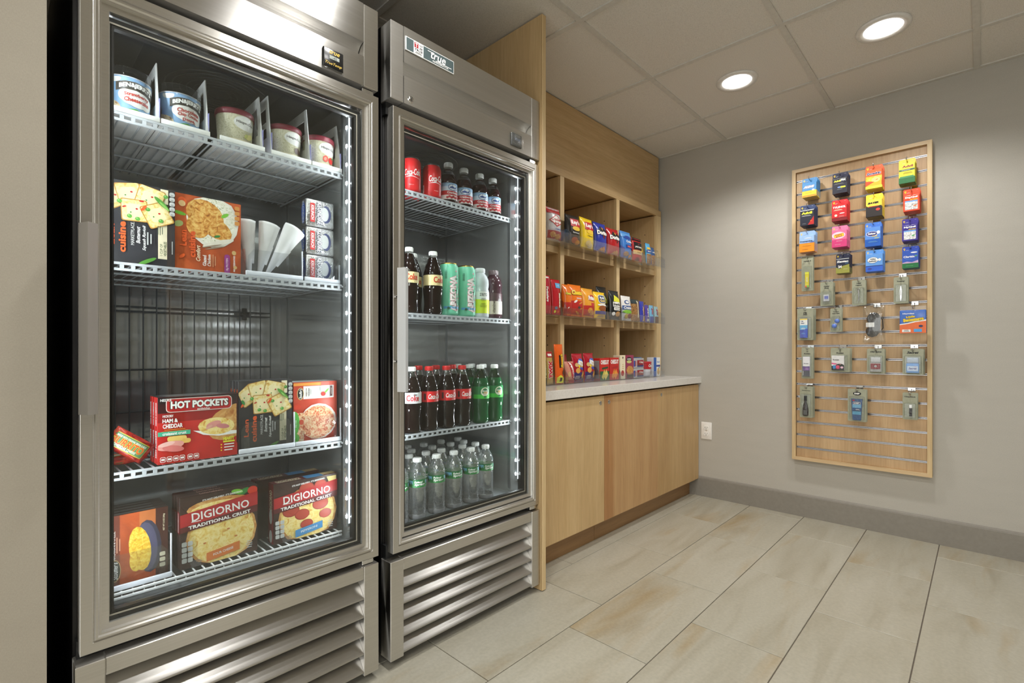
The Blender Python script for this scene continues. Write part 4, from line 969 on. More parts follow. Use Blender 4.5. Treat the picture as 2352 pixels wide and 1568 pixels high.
def pizza_ops(pep):
    o = [('r', 0, 0, 1, 1, F_DARKP)]
    o += [('e', .53, .38, .46, .44, F_CRUST), ('e', .53, .38, .425, .405, F_CHEESE)]
    if pep:
        for x, y, r in ((.26, .50, .13), (.43, .40, .115), (.72, .52, .13), (.50, .22, .10), (.80, .33, .10), (.5, .84, .12), (.72, .86, .1)): o += [('e', x, y, r, r*.72, (150, 52, 40)), ('e', x, y, r*.9, r*.63, (176, 70, 54))]
    else:
        o += [('e', .80, .93, .09, .04, 'g', .5), ('e', .72, .95, .08, .035, 'lg', -.2), ('e', .93, .93, .07, .06, (206, 60, 44)), ('e', .50, .80, .42, .12, F_CRUST), ('e', .5, .77, .38, .1, F_CHEESE)]
        o += [('e', .3+.1*k, .3+.13*(k*3 % 4), .02, .012, (196, 120, 60)) for k in range(6)]
    if pep: o += [('p', [(.82, .97), (.98, .97), (.98, .82), (.86, .86)], (236, 214, 140))]
    o += [('p', [(0, .56), (1, .70), (1, .90), (.72, .86), (.2, .79), (0, .76)], (176, 36, 42)), ('p', [(0, .51), (1, .60), (1, .70), (0, .585)], (92, 28, 32)),
          ('t', 'DIGIORNO', .51, .725, .74, .115, 'w', {'bold': .015, 'rot': .06}), ('t', 'TRADITIONAL CRUST', .50, .595, .80, .05, 'w', {'bold': .035, 'rot': .075}), ('r', .135, .635, .25, .645, 'w'), ('t', "IT'S NOT DELIVERY. IT'S DIGIORNO.", .53, .935 if pep else .93, .52, .026, 'w', {'bold': .03, 'rot': .06}),
          ('p', [(.32, .03), (.75, .09), (.75, .215), (.32, .155)], (76, 140, 190) if pep else (214, 122, 60)), ('t', 'PEPPERONI' if pep else 'FOUR CHEESE', .535, .125, .26, .034, 'w', {'rot': .13, 'bold': .01}),
          ('l', .88, .17, .09, 4, .03, 'lgy'), ('l', .19, .09, .15, 5, .018, 'gy')]
    for k in range(4):
        for j in range(2): o += [('q', .02+.07*j, .32-.075*k, .08+.07*j, .385-.075*k, .014, 'lgy')]
    return o
pz = carton('pizza_carton', .183, .181, .0215, pizza_ops(0), F_DARKP, (.2985, .130, S4), 'four cheese pizza carton on the bottom rack, front one of its three', group='pizza cartons', top=[('r', .0, 0, 1, 1, (66, 44, 42)), ('t', 'DIGIORNO', .4, .5, .3, .07, (190, 150, 140))], side=[('r', 0, .5, 1, .8, 'dr'), ('t', 'DIGIORNO', .5, .65, 2.2, .4, 'lgy', R90)])
again(pz, (.2975, .1525, S4), 'four cheese pizza carton on the bottom rack, second of its three from the glass')
again(pz, (.2965, .1750, S4), 'four cheese pizza carton on the bottom rack, last of its three from the glass')
pp = carton('pizza_carton', .190, .171, .036, pizza_ops(1), F_DARKP, (.5275, .130, S4), 'pepperoni pizza carton with a blue tag standing near the freezer wall', group='pizza cartons', side=[('r', 0, .0, 1, 1, (110, 24, 30)), ('t', 'DIGIORNO', .5, .72, 1.6, .5, 'cr', R90), ('e', .5, .45, .3, .6, 'lgy'), ('e', .5, .12, .3, .5, 'lgy')], top=[('r', 0, 0, 1, 1, (96, 26, 32)), ('r', .5, 0, .78, 1, (76, 140, 190)), ('r', .78, .2, 1, 1, (206, 180, 130)), ('t', 'DIGIORNO', .25, .55, .36, .09, 'cr'), ('t', 'TRADITIONAL CRUST', .25, .2, .36, .04, 'cr')])
again(pp, (.5055, .205, S4), 'pepperoni pizza carton standing behind the one with the blue tag')
# ------------------------------------------------------------------ drinks in the refrigerator
M_COLA = pm((22, 10, 8), .06); M_CRAN = pm((40, 8, 16), .07); M_GREENB = thin('green_bottle', (.30, .62, .34), .02, 1.5, 1.2, .03); M_GREENL = pm((16, 78, 40), .08)
M_PET = thin('clear_bottle', (.975, .985, .985), .09, 1.5, 2.2, .15)
M_WATER = thin('ribbed_water_bottle', (.98, .99, .99), .08, 1.5, 2.4, .16, .10); M_VITW = pm((206, 212, 216), .1); M_VITP = pm((62, 34, 44), .1)
M_TIN = pm((206, 208, 208), .22, 1.)
def cap_lathe(z, r, h, mat):
    m = MB(); pr = [(r*.96, z), (r, z+.001), (r, z+h-.002), (r-.0018, z+h), (0, z+h)]
    m.lathe(pr, mat, 20)
    for k in range(20):
        a = k*PI/10; m.box((r*math.sin(a)-.0006, -r*math.cos(a)-.0006, z+.0015), (r*math.sin(a)+.0006, -r*math.cos(a)+.0006, z+h-.003), mat)
    return m
def bottle(name, prof, mats, capz, capr, caph, capm, loc, label, cat, group, bands, ops, lw, lz0, lz1, lr, turn):
    o = MB().lathe(prof, None, 28, mats=mats).build(name, loc=loc); tag(o, label, cat, group)
    cap_lathe(capz, capr, caph, capm).build('cap', o)
    m = MB()
    for z0, z1, c in bands: m.lathe([(lr, z0), (lr, z1)], C(c), 32)
    m.build('label_band', o)
    P = Print(wrap(lr, lz0, turn), lift=.0003); art(P, lw, lz1-lz0, ops, 6, (-lw*.62, lw*.62, 0, lz1-lz0)); P.done(o, 'label_print')
    return o
def repeat(src, spots, labels, z):
    for (x, y), l in zip(spots, labels): 
        if isinstance(l, tuple): copy_tree(src, (x, y, z), l[0])
        else: copy_tree(src, (x, y, z), l)
# 20 oz contour bottle
def contour(liq, clear, fill):
    pr = [(0, .004), (.024, .002), (.028, 0), (.032, .003), (.0345, .012), (.0335, .022), (.0318, .040), (.0330, .058), (.0358, .082), (.0362, .094), (.0345, .104), (.0345, .140), (.0350, .146), (.0325, .160), (.0270, .178), (.0200, .196), (.0150, .208), (.0135, .214), (.0135, .216)]
    mats = [liq if pr[k][1] < fill else clear for k in range(len(pr)-1)]
    return pr, mats
Z1, Z2, Z3, Z0 = 1.5418, 1.1203, .7023, .3978
COKE = [('t', 'Coca-Cola', .55, .52, .62, .20, 'w', {'shear': .35, 'bold': .02}), ('p', [(.26, .26), (.5, .32), (.84, .22), (.5, .28)], 'w'), ('q', .05, .2, .14, .8, .02, (60, 30, 30)), ('l', .6, .08, .3, 1, .02, 'w')]
DIET = [('t', 'Coke', .52, .50, .54, .26, (196, 40, 44), {'bold': .03, 'shear': .05}), ('t', 'Diet', .62, .80, .16, .08, 'k', {'shear': .3}), ('l', .55, .14, .4, 1, .03, 'gy')]
GOLD = [('t', 'Coke', .55, .55, .54, .26, (190, 56, 40), {'bold': .03, 'shear': .05}), ('t', 'CAFFEINE FREE', .55, .28, .42, .035, (150, 110, 50)), ('l', .55, .16, .3, 1, .02, 'tan')]
GING = [('r', 0, 0, 1, .34, (60, 190, 60)), ('r', 0, .34, 1, .96, (20, 120, 60)), ('e', .56, .56, .20, .20, (226, 226, 200)), ('e', .57, .57, .16, .15, (20, 110, 56)), ('e', .60, .46, .12, .08, 'tan'), ('t', 'GINGER ALE', .56, .36, .34, .07, 'w', {'arc': -.02, 'bold': .02}), ('t', 'CANADA DRY', .56, .62, .26, .06, 'w', {'bold': .03}), ('q', .5, .08, .62, .22, .01, (20, 110, 56))]
pr, mt = contour(M_COLA, M_PET, .185)
RED = pm((206, 36, 40), .35); GOLDB = (222, 204, 150)
ck = bottle('cola_bottle', pr, mt, .215, .0148, .016, pm((206, 40, 40), .35), (.977, .132, Z3), 'red labelled cola bottle at the front next to the white labelled diet bottle', 'bottle', 'red labelled cola bottles', [(.104, .142, (206, 36, 40))], COKE, .085, .104, .142, .0352, -.08)
repeat(ck, [(1.057, .132), (1.134, .132), (.990, .215), (1.072, .215), (1.155, .215)], ['red labelled cola bottle at the front, middle of the three red ones', 'red labelled cola bottle at the front next to the green bottles', 'red capped cola bottle in the second row behind the first red one', 'red capped cola bottle in the second row, middle of the three red caps', 'red capped cola bottle in the second row next to the green bottles'], Z3)
dt = bottle('cola_bottle', pr, mt, .215, .0148, .016, WHITE, (.9012, .132, Z3), 'white labelled diet cola bottle at the front of the third refrigerator shelf', 'bottle', None, [(.104, .142, (226, 228, 228))], DIET, .085, .104, .142, .0352, -.52)
dt2 = copy_tree(dt, (.8235, .140, Z3), 'white labelled diet cola bottle half hidden behind the door handle'); 
gd = bottle('cola_bottle', pr, [M_COLA if p[1] < .205 else M_PET for p in pr[:-1]], .215, .0148, .016, WHITE, (.8902, .132, Z2), 'gold labelled diet cola bottle beside the refrigerator door handle', 'bottle', 'gold labelled cola bottles', [(.104, .142, GOLDB)], GOLD, .085, .104, .142, .0352, -.42)
g2 = copy_tree(gd, (.9950, .132, Z2), 'gold labelled diet cola bottle next to the tall mint green can'); g2.rotation_euler.z = .36
repeat(gd, [(.965, .215), (.872, .215)], ['gold labelled diet cola bottle showing between the two front ones', 'gold labelled diet cola bottle almost hidden behind the one by the door handle'], Z2)
#[(.9950, .132), (.965, .215), (.872, .215)], ['gold labelled diet cola bottle next to the tall mint green can', 'gold labelled diet cola bottle showing between the two front ones', 'gold labelled diet cola bottle almost hidden behind the one by the door handle'], Z2)
pg, mg = contour(M_GREENL, M_GREENB, .165)
gn = bottle('ginger_ale_bottle', pg, mg, .215, .0148, .016, WHITE, (1.230, .132, Z3), 'green ginger ale bottle at the front next to the red labelled cola', 'bottle', 'green ginger ale bottles', [(.098, .146, (20, 120, 60))], GING, .088, .098, .146, .0356, -.34)
repeat(gn, [(1.3085, .132), (1.2415, .212), (1.3190, .212), (1.2480, .292), (1.3260, .292)], ['green ginger ale bottle at the front next to the refrigerator wall', 'green ginger ale bottle in the second row next to the red caps', 'green ginger ale bottle in the second row next to the refrigerator wall', 'green ginger ale bottle in the third row behind the cola side', 'green ginger ale bottle in the third row against the wall side'], Z3)
# cans
def can(name, r, h, body, loc, label, group, ops, lw, turn, rim=M_TIN):
    o = MB().lathe([(0, .003), (r*.70, .002), (r*.76, 0), (r*.82, .002), (r, .010), (r, h-.014), (r*.86, h-.004)], body, 32).build(name, loc=loc); tag(o, label, 'can', group)
    MB().lathe([(r*.86, h-.004), (r*.87, h), (r*.83, h), (r*.80, h-.005), (0, h-.005)], rim, 32).lathe([(0, .0028), (r*.70, .0018), (r*.755, -.0002), (r*.84, .003)], rim, 32).build('rim', o)
    MB().rbox((-.008, -.016, h-.0045), (.008, .006, h-.003), .001, rim, 1, False).build('pull_tab', o)
    P = Print(wrap(r, .012, turn), lift=.0004); art(P, lw, h-.028, ops, 6, (-lw*.8, lw*.8, 0, h-.028)); P.done(o, 'can_print')
    return o
CANC = [('t', 'Coca-Cola', .5, .60, .80, .30, 'w', {'shear': .35, 'bold': .02, 'rot': .06}), ('p', [(.10, .40), (.4, .47), (.95, .36), (.5, .43)], 'w'), ('q', -.36, .05, -.2, .36, .02, 'w'), ('l', -.28, .3, .1, 5, .045, 'k'), ('l', .45, .12, .3, 1, .03, 'w')]
c1 = can('soda_can', .0332, .122, RED, (.9035, .136, Z1), 'red cola can showing the start of its white script, first on the top shelf', 'red cola cans', CANC, .075, -.48)
copy_tree(c1, (.9930, .136, Z1), 'red cola can turned so its script runs off the side, second on the top shelf').rotation_euler.z = .42
copy_tree(c1, (.9495, .206, Z1), 'red cola can mostly hidden behind the two front cans')
copy_tree(c1, (.8780, .206, Z1), 'red cola can hidden behind the first can on the top shelf')
MINT = pm((118, 208, 172), .3, 0.)
ARZ = [('t', 'ARIZONA', .55, .42, 1.75, .34, 'w', {'rot': PI/2, 'bold': .05, 'out': (226, 120, 150)}), ('r', .05, .08, 1.0, .13, (80, 150, 196)), ('l', .18, .9, .12, 8, .05, (60, 120, 100))]
for k in range(11): ARZ.append(('e', .78+.12*math.sin(k*2.3), .06+.085*k, .045, .04, ((206, 60, 96), (232, 150, 170), (60, 50, 46))[k % 3]))
ARZ += [('p', [(.66, .05), (.70, .05), (.92, .6), (.86, .95), (.84, .95), (.88, .6)], (70, 60, 50)), ('e', .3, .09, .07, .06, 'dg')]
z1_ = can('tall_tea_can', .0366, .196, MINT, (1.0715, .136, Z2), 'tall mint green iced tea can next to the gold labelled cola', 'tall mint green cans', ARZ, .075, -.28, pm((196, 160, 70), .25, 1.))
copy_tree(z1_, (1.1575, .136, Z2), 'tall mint green iced tea can next to the clear vitamin drink')
# cranberry bottles
OC = [('r', -.2, .30, 1.2, 1, (206, 222, 238), 8), ('r', -.2, .78, 1.2, 1, (150, 190, 226), 8), ('e', .55, .74, .25, .15, (40, 70, 140)), ('e', .55, .74, .22, .125, (226, 232, 240)), ('p', [(.36, .72), (.5, .82), (.62, .72), (.74, .80), (.70, .66), (.45, .66)], (40, 70, 140)), ('r', -.2, .26, 1.2, .52, (190, 36, 44), 8), ('t', 'Cranberry', .55, .39, .56, .12, 'w', {'bold': .03}), ('r', -.2, 0, 1.2, .26, (236, 226, 222), 8)]
for k in range(7): OC.append(('e', .28+.09*k, .11+.05*(k % 2), .06, .055, (170+8*(k % 3), 36, 46)))
pc = [(0, .003), (.026, .001), (.030, 0), (.0333, .004), (.0338, .012), (.0330, .016), (.0330, .078), (.0338, .082), (.0325, .094), (.0270, .112), (.0185, .128), (.0150, .136), (.0148, .144)]
cr = bottle('juice_bottle', pc, [M_CRAN]*9+[M_PET, M_CRAN, M_PET], .1435, .0165, .018, WHITE, (1.0830, .152, Z1), 'dark cranberry juice bottle next to the red cans', 'bottle', 'cranberry juice bottles', [(.016, .078, (226, 226, 230))], OC, .085, .016, .078, .0335, -.22)
for x, t_, l in ((1.1610, -.34, 'dark cranberry juice bottle with its label squarely to the front, second of the four'), (1.2445, -.12, 'dark cranberry juice bottle third of the four on the top shelf'), (1.3185, -.18, 'dark cranberry juice bottle next to the refrigerator wall')):
    copy_tree(cr, (x, .152, Z1), l).rotation_euler.z = t_-.05
# vitamin drinks
pv = [(0, .003), (.027, .001), (.031, 0), (.0355, .005), (.0362, .012), (.0358, .018), (.0358, .104), (.0362, .108), (.0330, .116), (.0352, .126), (.0360, .138), (.0345, .152), (.0285, .168), (.0205, .178), (.0185, .182)]
VT = [('r', -.2, 0, 1.2, .64, (214, 232, 40), 8), ('r', -.2, .64, 1.2, 1, 'w', 8), ('t', 'vitaminwater', .18, .48, .82, .13, (50, 60, 40), {'rot': PI/2, 'bold': .025}), ('t', 'zero', .62, .86, .38, .15, 'gy'), ('l', .62, .66, .3, 2, .06, 'gy'), ('l', .62, .42, .36, 3, .07, (150, 164, 40))]
v1 = bottle('vitamin_drink_bottle', pv, [M_VITW]*14, .181, .0200, .019, pm((222, 224, 226), .3), (1.2405, .145, Z2), 'pale vitamin drink bottle with a yellow green label', 'bottle', 'vitamin drink bottles', [(.018, .104, (226, 228, 224))], VT, .085, .018, .104, .0362, -.62)
VT2 = [('r', -.2, 0, 1.2, .62, (196, 188, 176), 8), ('r', -.2, .62, 1.2, 1, (76, 50, 56), 8), ('t', 'vitaminwater', .48, .46, .82, .14, (60, 50, 50), {'rot': PI/2, 'bold': .03}), ('l', .78, .7, .2, 4, .06, 'lgy')]
v2 = bottle('vitamin_drink_bottle', pv, [M_VITP]*14, .181, .0200, .019, pm((110, 92, 96), .3), (1.3155, .145, Z2), 'dark purple vitamin drink bottle with a grey label next to the refrigerator wall', 'bottle', 'vitamin drink bottles', [(.018, .104, (96, 74, 78))], VT2, .085, .018, .104, .0362, -.66)
# water bottles
pw = [(0, .006), (.020, .004), (.0265, 0), (.0300, .001), (.0318, .006), (.0316, .018)]
for k in range(9): z = .022+.0095*k; pw += [(.0290, z), (.0318, z+.0045)]
pw += [(.0305, .110), (.0312, .113), (.0312, .140), (.0320, .143), (.0318, .152), (.0285, .166), (.0215, .182), (.0150, .192), (.0136, .196), (.0136, .199)]
M_WBASE = pm((120, 120, 122), .2)
WT = [('r', -.3, 0, 1.3, .42, (46, 140, 70), 10), ('r', -.3, .42, 1.3, .86, (120, 180, 214), 10), ('r', -.3, .86, 1.3, 1, (30, 110, 60), 10), ('p', [(-.1, .2), (0, .8), (.06, .3), (.12, .76), (.2, .2)], (24, 90, 60)), ('p', [(.2, .2), (.26, .66), (.34, .2)], (40, 130, 70)), ('p', [(.32, .12), (.34, .86), (.95, .96), (1.02, .28)], (36, 120, 64)), ('t', 'Poland', .60, .71, .38, .09, 'w', {'shear': .15, 'bold': .035}), ('t', 'Spring', .66, .36, .50, .15, 'w', {'shear': .15, 'bold': .035})]
wmats = [M_WBASE]*5+[M_WATER]*(len(pw)-6)
wb = None
ROWS = [('front', .132, (.8510, .9252, 1.0110, 1.0930, 1.1795, 1.2585)), ('second', .2035, (.9386, 1.0160, 1.0900, 1.1966, 1.2680)), ('third', .275, (1.0000, 1.1000, 1.1940, 1.2650)), ('last', .3465, (1.0311, 1.1110, 1.2004, 1.2944))]
ORD = ('first', 'second', 'third', 'fourth', 'fifth', 'sixth')
for nm, y, xs in ROWS:
    for k, x in enumerate(xs):
        lb = 'clear green labelled water bottle, %s along the %s row from the handle side' % (ORD[k], nm)
        if wb is None: wb = bottle('water_bottle', pw, wmats, .197, .0152, .015, WHITE, (x, y, Z0), lb, 'bottle', 'water bottles on the refrigerator floor', [(.113, .140, (46, 140, 70))], WT, .075, .113, .140, .0316, -.62)
        else: copy_tree(wb, (x, y, Z0), lb).rotation_euler.z = random.uniform(-.25, .25)
# ------------------------------------------------------------------ snacks in the display hutch
def snack_tray(fa, fb, ia, ib, z, label, h=.052):
    """front part overhangs in front of the face frame (fa..fb); the rest rests on the shelf inside the cubby (ia..ib)"""
    cx = (fa+fb)/2; o = empty('snack_tray', (cx, .262, z), label, 'tray', 'clear snack trays')
    MB().prism([(fa-cx, 0), (fb-cx, 0), (fb-cx, .079), (ib-cx, .079), (ib-cx, .36), (ia-cx, .36), (ia-cx, .079), (fa-cx, .079)], 2, 0, .0025, M_CLEAR).build('base', o)
    MB().rbox((fa-cx, -.0015, 0), (fb-cx, .0005, h), .0006, M_CLEAR, 1, False).build('front_lip', o)
    for x in (fa-cx+.0007, fb-cx-.0007): MB().prism([(.0008, .003), (.079, .003), (.079, .085), (.03, .085), (.0008, h+.006)], 0, x-.0006, x+.0006, M_CLEAR).build('end_wall', o)
T1, T2, T3 = 1.5565, 1.1705, .8112
for z, h, nm in ((T1, .055, 'top'), (T2, .048, 'middle'), (T3, .042, 'lower')):
    pass
def bag(name, W, H, D, mat, x, y, z, label, group, ops, seed=1, tilt=-.06, cat='snack bag', rz=0.):
    o = bag_mesh(W, H, D, mat, seed=seed).build(name, loc=(x, y, z)); o.rotation_euler = (tilt, 0, rz); tag(o, label, cat, group)
    cr_ = .06
    def mp(u, v, d):
        vv = v/H*2-1
        return (u, -(bag_d(u/(W/2)*.999, vv/(1-2*cr_), D) if abs(vv) < 1-2*cr_ else .0005)-d, v)
    P = Print(mp, lift=.0014); art(P, W, H, ops, 8, (-W*.47, W*.47, H*.005, H*.995)); P.done(o)
    return o
def G(c, r=.25): return pm(c, r)
LAY = lambda word, sub, dark: [('e', .52, .68, .30, .21, (236, 200, 60)), ('p', [(.18, .60), (.20, .84), (.80, .86), (.86, .62), (.5, .55)], (190, 34, 40)), ('t', word, .52, .72, .56, .24, 'w', {'shear': .1, 'bold': .05}), ('e', .52, .53, .26, .10, (236, 196, 60)), ('t', sub, .5, .40, .42, .065, 'w' if dark else 'k', {'bold': .01})]
DOR = [('p', [(.20, .72), (.36, .86), (.80, .74), (.62, .44)], 'k'), ('t', 'Doritos', .52, .64, .80, .20, 'w', {'bold': .06, 'out': 'k'}), ('p', [(.42, .82), (.5, .72), (.54, .8)], (236, 160, 60)), ('p', [(.35, .06), (.60, .22), (.85, .05)], F_CHIP), ('p', [(.18, .02), (.45, .18), (.62, .02)], F_CHIP), ('p', [(.5, .52), (.58, .58), (.55, .44)], 'r')]
TOPR = [
 ('snack_bag', .105, .185, .05, G((46, 84, 170)), 1.862, 0.4, 'blue snack bag standing behind the caramel popcorn bag', [('r', .1, .5, .9, .8, (150, 190, 230)), ('r', .2, .84, .8, .93, 'w')]),
 ('snack_bag', .118, .176, .055, G((206, 206, 210)), 1.9045, 0.3, 'white and red caramel popcorn bag next to the tall end panel', [('r', 0, .80, 1, 1, (180, 36, 40)), ('r', 0, .04, 1, .28, (160, 40, 40)), ('p', [(.08, .58), (.5, .78), (.94, .56), (.5, .40)], (190, 36, 40)), ('p', [(.14, .58), (.5, .74), (.88, .56), (.5, .44)], 'w'), ('t', 'Cracker', .5, .62, .62, .14, (180, 36, 40), {'shear': .2, 'bold': .04}), ('t', 'Jack', .5, .50, .36, .13, (180, 36, 40), {'shear': .2, 'bold': .04}), ('t', 'Original', .6, .34, .42, .07, 'b', {'shear': .3}), ('e', .3, .17, .17, .12, F_POP), ('e', .65, .13, .22, .12, F_POP)]),
 ('chip_bag', 0.1, .172, .05, G((150, 140, 130)), 2.122, 0.395, 'grey chip bag standing behind the dark barbecue chips', []),
 ('chip_bag', .122, .172, .055, G((44, 42, 42)), 2.0745, 0.3, 'dark grey barbecue potato chip bag beside the wooden divider', LAY("Lay's", 'Barbecue', 1)+[('e', .45, .17, .22, .13, (170, 80, 50)), ('e', .68, .12, .16, .10, F_CHIP)]),
 ('chip_bag', .126, .180, .055, G((242, 206, 40)), 2.2055, 0.3, 'bright yellow classic potato chip bag', LAY("Lay's", 'Classic', 0)+[('e', .42, .18, .2, .12, (226, 196, 120)), ('e', .62, .12, .18, .1, (240, 216, 150))]),
 ('chip_bag', .124, .178, .055, G((40, 56, 160)), 2.339, 0.3, 'deep blue tortilla chip bag with black logo', DOR),
 ('chip_bag', .126, .170, .055, G((176, 30, 36)), 2.479, 0.3, 'red tortilla chip bag beside the second wooden divider', DOR),
 ('snack_bag', 0.12, .178, .05, G((60, 120, 196)), 2.627, 0.3, 'light blue snack bag with brown bites at its foot', [('r', 0, .78, 1, 1, (90, 150, 210)), ('e', .5, .76, .30, .10, (44, 70, 150)), ('e', .35, .18, .22, .12, F_NUTS), ('r', .30, .38, .92, .50, (40, 60, 140)), ('t', 'Mini', .62, .44, .4, .09, 'or_', {'bold': .04}), ('t', 'Cookies', .60, .62, .56, .13, 'w', {'shear': .2, 'bold': .03}), ('e', .7, .12, .12, .08, F_CHIP)]),
 ('snack_bag', .116, .160, .035, G((180, 34, 38)), 2.768, 0.3, 'red and black beef jerky bag', [('r', 0, .86, 1, 1, 'k'), ('r', .10, .50, .9, .80, 'k'), ('t', 'JACK LINKS', .5, .60, .66, .11, 'w', {'bold': .05}), ('r', 0, .30, 1, .47, 'tan'), ('t', 'Original', .5, .38, .4, .07, (90, 60, 30)), ('p', [(.44, .76), (.5, .68), (.56, .76), (.5, .73)], 'r'), ('e', .4, .12, .2, .1, (120, 40, 40))]),
 ('nut_pack', 0.055, .150, .03, G((110, 170, 216)), 2.864, 0.33, 'light blue peanut pack with yellow cap print, behind the other peanuts', [('r', .1, .55, .9, .75, (232, 196, 70)), ('r', 0, .1, 1, .45, F_NUTS)]),
 ('nut_pack', 0.056, .148, .03, G((90, 176, 226)), 2.915, 0.298, 'light blue peanut pack standing tallest near the wall', [('r', 0, .55, 1, .68, (44, 60, 140)), ('r', .1, .70, .9, .80, (232, 196, 70)), ('r', 0, .05, 1, .50, F_NUTS), ('t', 'NUTS', .5, .61, .7, .16, 'w', {'bold': .03})]),
 ('nut_pack', 0.052, .130, .028, G((50, 86, 140)), 2.976, 0.298, 'dark blue trail mix pack between the peanuts and the last clear pack', [('r', 0, .05, 1, .55, F_NUTS), ('t', 'mix', .5, .72, .6, .2, 'w', {'bold': .03})]),
 ('snack_bag', 0.058, .120, .03, M_FILM, 3.038, 0.298, 'nearly empty clear snack pack at the wall end of the top shelf', []),
]
